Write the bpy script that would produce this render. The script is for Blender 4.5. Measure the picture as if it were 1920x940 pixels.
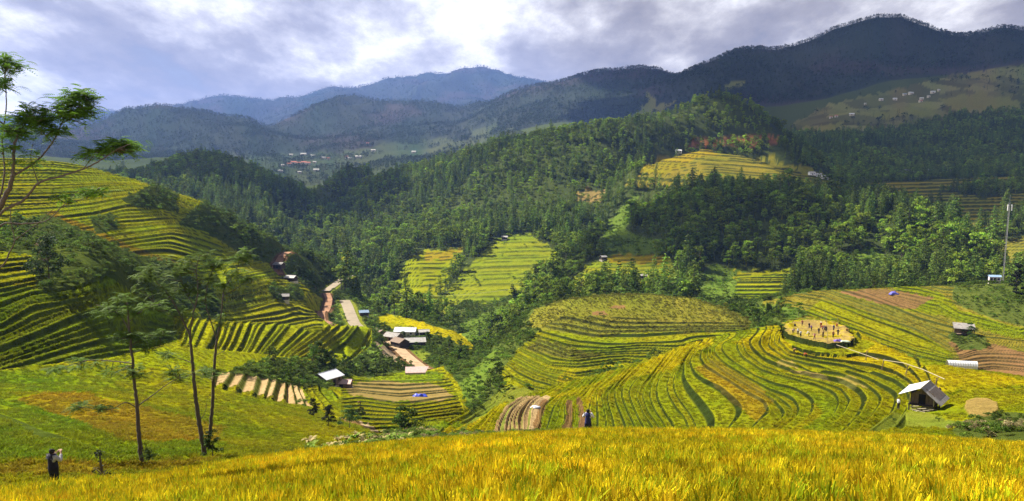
import math, random
import numpy as np
try:
    import bpy, bmesh
    from mathutils import Vector, Matrix, Euler
except ImportError:
    bpy = None
scene = bpy.context.scene
for o in list(bpy.data.objects): bpy.data.objects.remove(o)
COL = scene.collection
R = math.radians
# ---------------------------------------------------------------- camera
cam = bpy.data.cameras.new('camera'); cam_o = bpy.data.objects.new('camera', cam); COL.objects.link(cam_o)
cam.sensor_fit = 'HORIZONTAL'; cam.sensor_width = 36.0
cam.lens = 36.0 * 1507.0 / 1920.0
cam.shift_y = (597.0 - 470.0) / 1920.0
cam.clip_start = 0.3; cam.clip_end = 60000
cam_o.location = (0, 0, 0); cam_o.rotation_euler = (R(90 - 8.0), 0, 0)
scene.camera = cam_o
# ---------------------------------------------------------------- sun and sky
SUN_EL, SUN_AZ = R(47), R(-60)          # azimuth from straight ahead, negative = left
SUN_DIR = Vector((math.sin(SUN_AZ) * math.cos(SUN_EL), math.cos(SUN_AZ) * math.cos(SUN_EL), math.sin(SUN_EL)))
sun = bpy.data.lights.new('sun', 'SUN'); sun.energy = 5.0; sun.angle = R(0.5); sun.color = (1.0, 0.93, 0.80)
sun_o = bpy.data.objects.new('sun', sun); COL.objects.link(sun_o)
sun_o.rotation_euler = SUN_DIR.to_track_quat('Z', 'Y').to_euler()
scene.view_settings.view_transform = 'Standard'; scene.view_settings.look = 'None'
scene.view_settings.exposure = 1.55; scene.view_settings.gamma = 1.0; scene.view_settings.use_curve_mapping = False

class NT:
    """terse node-tree writer"""
    def __init__(s, tree): s.t = tree
    def n(s, kind, ins=None, **kw):
        nd = s.t.nodes.new(kind)
        for k, v in kw.items(): setattr(nd, k, v)
        for k, v in (ins or {}).items():
            if isinstance(v, bpy.types.NodeSocket): s.t.links.new(v, nd.inputs[k])
            else: nd.inputs[k].default_value = v
        return nd
    def math(s, op, a, b=0.0, clamp=False):
        return s.n('ShaderNodeMath', {0: a, 1: b}, operation=op, use_clamp=clamp).outputs[0]
    def ramp(s, fac, stops, interp='LINEAR'):
        nd = s.n('ShaderNodeValToRGB', {'Fac': fac}); cr = nd.color_ramp; cr.interpolation = interp
        while len(cr.elements) < len(stops): cr.elements.new(0.5)
        for e, (p, c) in zip(cr.elements, stops): e.position = p; e.color = (*c, 1) if len(c) == 3 else c
        return nd.outputs[0]
    def mix(s, fac, a, b, mode='MIX'):
        nd = s.n('ShaderNodeMix', data_type='RGBA', blend_type=mode)
        for i, v in ((0, fac), (6, a), (7, b)):
            if isinstance(v, bpy.types.NodeSocket): s.t.links.new(v, nd.inputs[i])
            else: nd.inputs[i].default_value = v if not isinstance(v, tuple) else ((*v, 1) if len(v) == 3 else v)
        return nd.outputs[2]
    def noise(s, vec, scale, detail=4, rough=0.55, **kw):
        nd = s.n('ShaderNodeTexNoise', {'Scale': scale, 'Detail': detail, 'Roughness': rough}, **kw)
        if vec is not None: s.t.links.new(vec, nd.inputs['Vector'])
        return nd.outputs[0]

world = bpy.data.worlds.new('World'); scene.world = world; world.use_nodes = True
wt = world.node_tree; wt.nodes.clear(); W = NT(wt)
sky = W.n('ShaderNodeTexSky', sky_type='NISHITA', sun_disc=False, sun_elevation=SUN_EL, sun_rotation=SUN_AZ, altitude=1200, air_density=1.0, dust_density=1.6)
tc = W.n('ShaderNodeTexCoord').outputs['Generated']
sep = W.n('ShaderNodeSeparateXYZ', {0: tc})
zz = W.math('MAXIMUM', sep.outputs[2], 0.0)
# clouds lie on a deck overhead: bearings divided by height give the far rows their flattening
den = W.math('ADD', zz, 0.24)
cvec = W.n('ShaderNodeCombineXYZ', {0: W.math('DIVIDE', sep.outputs[0], den), 1: W.math('DIVIDE', sep.outputs[1], den), 2: 0.35}).outputs[0]
mp1 = W.n('ShaderNodeMapping', {'Vector': cvec, 'Location': (0.9, 2.2, 0.0), 'Scale': (1.0, 0.62, 1.0)}).outputs[0]
n1 = W.noise(mp1, 2.0, 10, 0.63)
mp = W.n('ShaderNodeMapping', {'Vector': cvec, 'Location': (4.3, 1.7, 0.0), 'Scale': (1.0, 0.7, 1.0)}).outputs[0]
n2 = W.noise(mp, 0.8, 3, 0.5)
fac = W.math('ADD', W.math('MULTIPLY', n1, 0.66), W.math('MULTIPLY', n2, 0.34))
cloud = W.ramp(fac, [(0.37, (0.27, 0.255, 0.275)), (0.44, (0.42, 0.40, 0.415)), (0.485, (0.66, 0.64, 0.64)), (0.525, (1.0, 0.985, 0.97)), (0.62, (1.3, 1.28, 1.25))])
# sky above the view is dimmed to deepen ground shade, bright towards the skyline
amount = W.ramp(zz, [(0.0, (1.16, 1.09, 0.98)), (0.10, (1.04, 1.01, .97)), (0.25, (0.85, 0.85, 0.88)), (0.42, (0.30, 0.31, 0.35)), (1.0, (0.15, 0.16, 0.19))])
cloud = W.mix(1.0, cloud, amount, 'MULTIPLY')
bg_sky = W.n('ShaderNodeBackground', {'Color': sky.outputs[0], 'Strength': 0.05})
bg_cl = W.n('ShaderNodeBackground', {'Color': cloud, 'Strength': 0.5})
cover = W.ramp(fac, [(0.30, (0.7, 0.7, 0.7)), (0.40, (1, 1, 1))])
mixs = W.n('ShaderNodeMixShader', {0: cover, 1: bg_sky.outputs[0], 2: bg_cl.outputs[0]})
W.n('ShaderNodeOutputWorld', {0: mixs.outputs[0]})
cy = scene.cycles
cy.max_bounces = 6; cy.diffuse_bounces = 2; cy.glossy_bounces = 2; cy.transmission_bounces = 4; cy.transparent_max_bounces = 8; cy.volume_bounces = 0
cy.use_adaptive_sampling = False; cy.use_denoising = True; cy.denoiser = 'OPENIMAGEDENOISE'; cy.denoising_input_passes = 'RGB_ALBEDO_NORMAL'; cy.denoising_prefilter = 'NONE'
# ----------------------------------------------------------------------------
# terrain: one height sheet, laid out on a fan of bearings and distances so that
# near ground gets fine cells and far ground coarse ones
# ----------------------------------------------------------------------------
FOC, PPX, PPY, PITCH = 1507.0, 960.0, 597.0, math.radians(8.0)
SP, CP = math.sin(PITCH), math.cos(PITCH)

def ray(px, py):
    """bearing u = x/Y and slope s = z/Y of a picture direction"""
    a = (np.asarray(px, float) - PPX) / FOC
    b = (PPY - np.asarray(py, float)) / FOC
    k = 1.0 / (CP + b * SP)
    return a * k, (-SP + b * CP) * k

def to_px(u, s):
    """inverse of ray"""
    b = (SP + s * CP) / (CP - s * SP)
    k = 1.0 / (CP + b * SP)
    return PPX + u / k * FOC, PPY - b * FOC

def vnoise(x, y, seed=0):
    """smooth lattice noise in -1..1"""
    xi = np.floor(x).astype(np.int64); yi = np.floor(y).astype(np.int64)
    xf = x - xi; yf = y - yi
    def h(a, b):
        n = (a * 374761393 + b * 668265263 + seed * 1442695041) & 0xFFFFFFFF
        n = ((n ^ (n >> 13)) * 1274126177) & 0xFFFFFFFF
        n = (n ^ (n >> 16)) & 0xFFFFFFFF
        return n / 2147483647.5 - 1.0
    sx = xf * xf * (3 - 2 * xf); sy = yf * yf * (3 - 2 * yf)
    return (h(xi, yi) * (1 - sx) + h(xi + 1, yi) * sx) * (1 - sy) + (h(xi, yi + 1) * (1 - sx) + h(xi + 1, yi + 1) * sx) * sy

def fbm(x, y, octs=4, seed=0, gain=0.5):
    r = 0; a = 1.0; t = 0
    for o in range(octs):
        r = r + a * vnoise(x * 2 ** o + 17.3 * o, y * 2 ** o - 9.1 * o, seed + o); t += a; a *= gain
    return r / t

def sstep(a, b, x):
    t = np.clip((x - a) / (b - a), 0, 1)
    return t * t * (3 - 2 * t)

# survey lines: picture column, picture row, distance in metres
LINES = [
 # edge of the near field
 ('edge', [(-700,1010,20),(-400,985,22),(100,938,26),(300,915,31),(450,885,34),(600,862,37),(800,845,39),(1000,832,40),(1103,827,40),(1400,828,40),(1650,835,39),(1800,845,37),(1920,855,35),(2300,880,32),(2700,900,30)], [(1.25,-3.0),(1.5,-6.0),(2.0,-11.5)], (640,2700)),
 # field on the lower left, running down to the bowl
 ('lf', [(-600,880,34),(0,870,38),(150,868,40),(262,866,42),(330,855,46),(400,845,52)], None),
 ('lf', [(-600,835,46),(0,830,50),(200,815,56),(400,830,60),(500,835,64)], None),
 ('lf', [(-600,775,66),(0,770,72),(200,770,76),(400,775,86),(520,800,84),(600,818,82)], None),
 ('lf', [(-600,725,88),(0,725,90),(200,730,95),(320,738,106),(480,742,130),(560,765,135),(640,785,132),(700,808,120)], None),
 ('lf', [(-600,690,100),(0,690,105),(150,680,118),(300,650,160)], None),
 ('lh', [(-500,560,118),(0,560,125),(150,555,148),(250,545,178),(320,545,215)], None),
 ('lh', [(-500,445,170),(0,450,180),(150,435,240),(220,470,250),(300,490,285),(420,505,335),(500,522,380)], None),
 ('lh', [(-500,370,225),(0,375,240),(150,365,290),(250,390,325),(330,420,350),(420,455,385),(500,490,415)], None),
 ('crestL', [(-700,260,300),(-300,285,305),(0,300,320),(80,303,335),(150,310,345),(200,322,355),(250,335,365),(320,357,385),(380,377,400),(450,422,420),(500,448,440),(540,472,462)], [(1.25,-45)]),
 ('lh', [(200,600,160),(300,595,190)], None),
 # spur with the radiating terraces
 ('spur', [(330,592,205),(380,598,220),(430,602,235),(500,605,260),(560,607,285),(630,611,312),(690,613,340)], [(1.09,-7)]),
 ('spf', [(330,640,170),(400,655,190),(500,675,215),(600,670,262),(640,662,288),(690,640,330)], None),
 # terraced nose behind it
 ('nose', [(380,560,300),(430,595,300),(500,605,325),(590,612,355)], None),
 ('nose', [(400,530,330),(480,550,350),(540,575,370),(600,590,385)], None),
 ('nose', [(440,500,365),(520,515,410),(560,545,400),(600,570,410)], None),
 # roads
 ('road', [(545,470,465),(530,480,450),(518,498,435),(522,515,425)], None),
 ('road', [(660,512,520),(655,518,512),(640,525,500),(625,537,485),(608,548,468),(615,560,452),(612,580,430),(600,600,405),(620,610,390)], None),
 ('road', [(648,570,455),(655,585,432),(664,608,408),(690,630,388)], None),
 ('mound', [(548,468,500),(575,472,520),(600,476,528),(622,492,528),(642,515,520)], [(1.2,-45)]),
 ('moundf', [(560,500,470),(590,510,490),(610,528,488)], None),
 # hamlet shelf and its outer rim
 ('hamlet', [(690,640,385),(725,640,375),(760,650,360),(800,660,345),(790,690,310),(745,680,320)], None),
 ('rim', [(690,575,480),(715,588,470),(760,597,455),(800,605,440),(850,625,410),(885,645,385),(880,665,355)], [(1.13,-26)]),
 # bowl floor
 ('bowl', [(630,790,140),(700,785,150),(780,790,142),(880,792,128)], None),
 ('bowl', [(480,715,170),(560,742,165),(640,757,180),(720,755,190),(850,762,178)], None),
 ('bowl', [(430,700,160),(520,702,195),(620,717,245),(720,740,215),(830,745,215)], None),
 ('bowl', [(640,690,290),(720,700,280),(800,712,262),(835,690,290)], None),
 # flank of the middle knoll and ravine
 ('rav', [(860,740,225),(900,690,275),(940,640,320),(985,592,370),(1020,568,390)], None),
 ('knoll', [(1000,582,345),(1030,570,348),(1060,562,350),(1130,554,355),(1220,553,350),(1300,559,340),(1360,580,320),(1410,605,297),(1440,625,285)], [(1.12,-10)]),
 ('knollm', [(940,690,250),(1000,650,270),(1070,630,278),(1150,620,285),(1250,612,293),(1350,605,297)], None),
 ('knollf', [(960,725,213),(1040,712,218),(1100,695,225),(1200,660,245),(1300,632,262),(1390,612,280)], None),
 # raspberry-shaped hill
 ('mxs', [(800,806,112),(870,795,122),(940,760,138),(1008,733,149),(1040,722,155),(1120,703,165),(1210,673,175),(1295,640,185),(1365,620,192),(1430,605,198),(1480,597,203),(1560,598,206),(1600,615,199),(1640,640,190),(1720,675,170),(1800,695,158),(1920,714,148),(2100,730,140),(2600,740,135)], [(1.1,-10)]),
 ('mx', [(860,812,104),(922,812,108),(1040,810,116),(1123,808,117),(1230,803,115),(1330,803,110),(1412,803,104),(1471,807,98),(1558,808,88),(1628,810,80),(1720,810,70),(1850,810,66),(1920,810,62),(2300,815,58)], None),
 ('mx', [(930,786,122),(1000,775,130),(1121,760,136),(1240,760,132),(1371,767,118),(1439,770,114),(1513,765,114),(1593,768,106),(1680,770,104),(1740,770,104),(1840,765,98),(1920,770,92),(2300,780,85)], None),
 ('mx', [(980,745,145),(1121,728,150),(1241,718,152),(1310,715,148),(1400,715,142),(1480,718,138),(1579,722,130),(1669,729,122),(1750,728,124),(1840,730,122),(1920,735,118),(2300,740,112)], None),
 ('mx', [(1290,672,172),(1360,668,172),(1440,668,172),(1500,672,168),(1587,676,163),(1680,690,156)], None),
 ('mx', [(1440,628,190),(1480,640,184),(1540,652,180),(1600,645,183)], None),
 # terraces on the right behind it
 ('r2', [(1480,612,262),(1560,620,258),(1640,650,240),(1720,680,225),(1800,705,208),(1920,722,200),(2300,735,190)], None),
 ('r2', [(1450,590,300),(1560,590,290),(1620,612,272),(1750,648,248),(1800,672,232),(1920,690,218),(2300,700,205)], None),
 ('r2', [(1440,570,320),(1520,560,325),(1640,575,305),(1730,600,285),(1810,618,270),(1920,640,250),(2300,655,235)], None),
 ('r2s', [(1400,580,330),(1450,558,338),(1520,545,342),(1600,542,345),(1700,538,348),(1800,534,345),(1870,532,335),(1920,530,330),(2300,520,310)], [(1.12,-10)]),
 # valley between
 ('vr', [(1320,565,420),(1400,560,432),(1480,550,440)], None),
 ('vr', [(1380,525,500),(1440,515,500),(1500,510,510)], None),
 # terraces across the ravine
 ('lt2', [(1020,560,470),(1060,556,490),(1120,552,500),(1200,545,508),(1280,545,500)], None),
 ('lt2', [(1100,505,555),(1140,482,580),(1200,482,578),(1260,485,570)], None),
 ('lt2', [(1120,465,640),(1200,455,630),(1260,460,600)], None),
 ('lt', [(780,600,545),(850,610,520),(900,600,520),(960,575,560)], [(0.9,-8)]),
 ('lt', [(745,560,600),(830,555,610),(900,560,585),(960,555,590),(1010,530,600),(1050,500,650)], None),
 ('lt', [(780,500,680),(830,500,680),(900,510,650),(970,500,660),(1030,480,690)], None),
 ('lt', [(770,480,720),(830,470,725),(870,470,730),(945,447,765),(1000,440,770)], None),
 # forest hill on the right of the middle
 ('fhb', [(1270,535,530),(1380,520,545),(1480,520,540),(1560,530,500),(1650,530,490),(1750,528,480),(1830,518,485)], None),
 ('fhm', [(1180,470,640),(1280,450,610),(1400,440,600),(1520,440,580),(1640,450,565),(1740,460,550)], None),
 ('fhc', [(1110,450,700),(1160,425,705),(1260,385,690),(1350,362,680),(1480,367,655),(1600,385,635),(1720,402,612),(1800,450,570),(1850,498,525)], [(1.1,-16)]),
 ('ter', [(1180,345,860),(1250,345,840),(1320,345,830),(1420,350,830),(1500,360,820)], None),
 ('ter', [(1180,325,900),(1250,298,930),(1320,280,960),(1400,295,940),(1480,318,900),(1560,338,870),(1640,360,830),(1690,375,800)], [(1.07,-9)]),
 # sunlit forest ridge
 ('srb', [(545,440,880),(620,482,770),(700,525,690),(760,570,610),(800,600,550)], None),
 ('srm', [(640,410,980),(760,420,930),(880,400,920),(1000,380,900),(1100,360,900),(1160,340,920)], None),
 ('src', [(580,425,1060),(660,375,1130),(740,335,1150),(850,305,1130),(950,273,1100),(1040,253,1080),(1120,243,1065),(1200,236,1060),(1280,217,1080),(1320,197,1095),(1350,190,1100),(1385,197,1095),(1430,222,1080),(1480,257,1050),(1530,300,1010)], [(1.14,-40)]),
 # right-hand slopes
 ('rt', [(1860,505,530),(1920,490,560),(2300,470,560)], None),
 ('rt', [(1810,440,660),(1870,440,660),(1920,430,680),(2300,420,680)], None),
 ('rt', [(1740,400,790),(1830,390,800),(1920,380,820),(2300,370,820)], None),
 ('rt', [(1650,345,1020),(1740,345,1010),(1830,345,1000),(1920,335,1020),(2300,320,1020)], None),
 ('rw', [(1500,310,1280),(1600,330,1240),(1740,325,1250),(1830,322,1260),(1920,315,1280),(2300,300,1300)], None),
 ('rf', [(1510,270,1560),(1600,265,1600),(1700,265,1600),(1800,260,1580),(1920,250,1560),(2300,240,1560)], None),
 ('rv', [(1490,242,1900),(1560,222,1950),(1640,205,2000),(1720,190,2080),(1800,190,2000),(1920,190,1960),(2300,180,1960)], None),
 ('rv', [(1520,212,2150),(1640,180,2200),(1720,168,2250),(1800,150,2300),(1920,135,2300),(2300,120,2300)], None),
 ('rm', [(1420,190,2500),(1540,160,2550),(1660,110,2650),(1800,100,2600),(1920,95,2600),(2300,80,2600)], None),
 ('rmc', [(1278,146,3300),(1320,128,3250),(1380,102,3200),(1450,96,3150),(1500,82,3100),(1560,58,3050),(1610,38,3000),(1650,29,2980),(1690,30,2960),(1730,46,2950),(1770,66,2950),(1800,70,2920),(1840,66,2900),(1880,58,2880),(1920,64,2860),(2100,70,2800),(2400,60,2800)], [(1.25,-150)]),
 # middle mountain
 ('mm', [(1000,250,2300),(1100,235,2400),(1200,215,2500),(1290,195,2550)], None),
 ('mmc', [(870,212,3900),(930,196,3850),(1000,172,3800),(1040,166,3750),(1100,156,3700),(1150,142,3650),(1200,138,3600),(1240,140,3550),(1272,150,3450)], [(1.2,-130)]),
 # left dark hills
 ('dh', [(100,330,950),(250,335,1050),(320,312,1150),(390,297,1200),(430,303,1180),(480,325,1140),(540,350,1080),(590,385,1030)], [(1.15,-55)]),
 ('dhf', [(100,420,750),(300,420,760),(420,400,820),(500,410,840),(540,430,860)], None),
 ('dk', [(560,385,1330),(600,352,1380),(640,330,1380),(670,328,1360),(700,340,1320),(735,352,1290),(780,340,1350)], [(1.12,-40)]),
 # far valley with the village
 ('vv', [(300,320,1900),(440,330,1950),(540,342,2000),(600,338,2050),(760,325,1900),(900,300,1800),(1000,280,1700)], None),
 ('vv', [(200,300,2500),(420,295,2550),(520,308,2450),(600,310,2450),(700,312,2350),(800,300,2300),(900,275,2200)], None),
 ('vv', [(200,280,3000),(450,275,3000),(560,285,2850),(680,280,2800),(800,275,2750),(880,255,2700)], None),
 ('m1', [(-700,230,3600),(-200,240,3600),(100,252,3600),(180,238,3700),(235,208,3800),(270,212,3850),(300,207,3850),(360,214,3800),(420,228,3700),(470,222,3550),(510,240,3450)], [(1.25,-140)]),
 ('m2', [(500,262,3900),(540,236,4200),(590,204,4300),(640,188,4300),(680,190,4300),(730,196,4300),(800,205,4250),(860,212,4100)], [(1.2,-150)]),
 ('m2f', [(560,255,3400),(650,235,3500),(760,240,3400),(860,235,3200)], None),
 ('far', [(-800,215,8500),(-200,225,8500),(100,222,8500),(180,214,8500),(260,215,8500),(330,204,8500),(400,190,8500),(440,186,8500),(490,197,8400),(550,190,8300),(600,172,8200),(630,166,8200),(660,170,8200),(690,172,8200),(715,158,8200),(760,148,8200),(800,140,8200),(840,142,8200),(870,135,8200),(900,131,8200),(930,138,8200),(960,150,8200),(1000,158,8200),(1040,168,8200),(1300,160,8200),(1700,150,8200),(2600,150,8200)], [(1.3,-500)]),
]
NEARZ = lambda x, Y: -1.72 - 0.256 * Y + 0.10 * np.minimum(x, 0) - 0.03 * np.maximum(x - 8, 0)

def survey_points():
    U, V, S = [], [], []
    def add(u, Y, s):
        U.append(u); V.append(math.log(Y)); S.append(s)
    for Y in (1.5, 2.4, 4, 6.5, 10, 14, 19, 25):
        for px in range(-900, 2900, 150):
            u = (px - PPX) / FOC
            e = np.interp(px, [100, 450, 800, 1400, 1920], [25, 32, 38, 39, 34])
            if Y < e * 0.93:
                add(u, Y, NEARZ(u * Y, Y) / Y)
    for item in LINES:
        pts, dips = item[1], item[2]
        rng = item[3] if len(item) > 3 else (-9999, 9999)
        P = np.array(pts, float)
        seg = np.hypot(np.diff(P[:, 0]), np.diff(P[:, 1]) * 2)
        n = np.maximum(1, np.ceil(seg / 22).astype(int))
        tt = np.concatenate([i + np.arange(k) / k for i, k in enumerate(n)] + [[len(P) - 1]])
        px = np.interp(tt, range(len(P)), P[:, 0]); py = np.interp(tt, range(len(P)), P[:, 1])
        Y = np.exp(np.interp(tt, range(len(P)), np.log(P[:, 2])))
        u, s = ray(px, py)
        for a, b, c in zip(u, Y, s): add(a, b, c)
        for fy, dz in dips or []:
            for a, b, c, p in list(zip(u, Y, s, px))[::2]:
                if rng[0] <= p <= rng[1]:
                    add(a, b * fy, (c * b + dz) / (b * fy))
    return np.array(U), np.array(V), np.array(S)

KU = 3.0
def solve_slopes(gu, gv):
    U, V, S = survey_points()
    X = np.stack([U * KU, V], 1)
    # drop near-duplicates
    key = np.round(X / 0.006).astype(int); _, idx = np.unique(key, axis=0, return_index=True)
    X, S = X[idx], S[idx]
    D = np.sqrt(((X[:, None] - X[None]) ** 2).sum(-1) + 1e-4)
    n = len(X)
    A = np.zeros((n + 3, n + 3)); A[:n, :n] = D - 0.0008 * np.eye(n)
    A[:n, n] = 1; A[:n, n + 1:] = X; A[n, :n] = 1; A[n + 1:, :n] = X.T
    w = np.linalg.solve(A, np.concatenate([S, np.zeros(3)]))
    out = np.zeros((len(gv), len(gu)))
    du2 = ((gu[:, None] * KU - X[None, :, 0]) ** 2 + 1e-4).astype(np.float32)
    w32 = w[:n].astype(np.float32)
    for i, v in enumerate(gv):
        d = np.sqrt(du2 + ((v - X[:, 1]) ** 2).astype(np.float32)[None])
        out[i] = d @ w32 + w[n] + gu * KU * w[n + 1] + v * w[n + 2]
    return out

def bilerp(gu, gv, F, u, v):
    """interpolate table F on grid (gv, gu) at points"""
    iu = np.clip((u - gu[0]) / (gu[1] - gu[0]), 0, len(gu) - 1.001); iv = np.clip((v - gv[0]) / (gv[1] - gv[0]), 0, len(gv) - 1.001)
    a = iu.astype(int); b = iv.astype(int); fu = iu - a; fv = iv - b
    return (F[b, a] * (1 - fu) + F[b, a + 1] * fu) * (1 - fv) + (F[b + 1, a] * (1 - fu) + F[b + 1, a + 1] * fu) * fv

GU = np.linspace(-1.3, 1.3, 420); GV = np.linspace(math.log(1.5), math.log(10800), 560)
BASE = solve_slopes(GU, GV)
def base_z(x, Y):
    Y = np.maximum(Y, 1.5)
    return bilerp(GU, GV, BASE, x / Y, np.log(Y)) * Y
# ----------------------------------------------------------------------------
# terrace contours: each row of a region is a survey line with its step number
# ----------------------------------------------------------------------------
def horiz(y0, dy, n, x0, x1, tilt=0.0):
    return [(i * 4, [(x0, y0 - dy * i * 4), ((x0 + x1) / 2, y0 - dy * i * 4 + tilt * (x1 - x0) / 2), (x1, y0 - dy * i * 4 + tilt * (x1 - x0))]) for i in range(n)]
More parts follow.
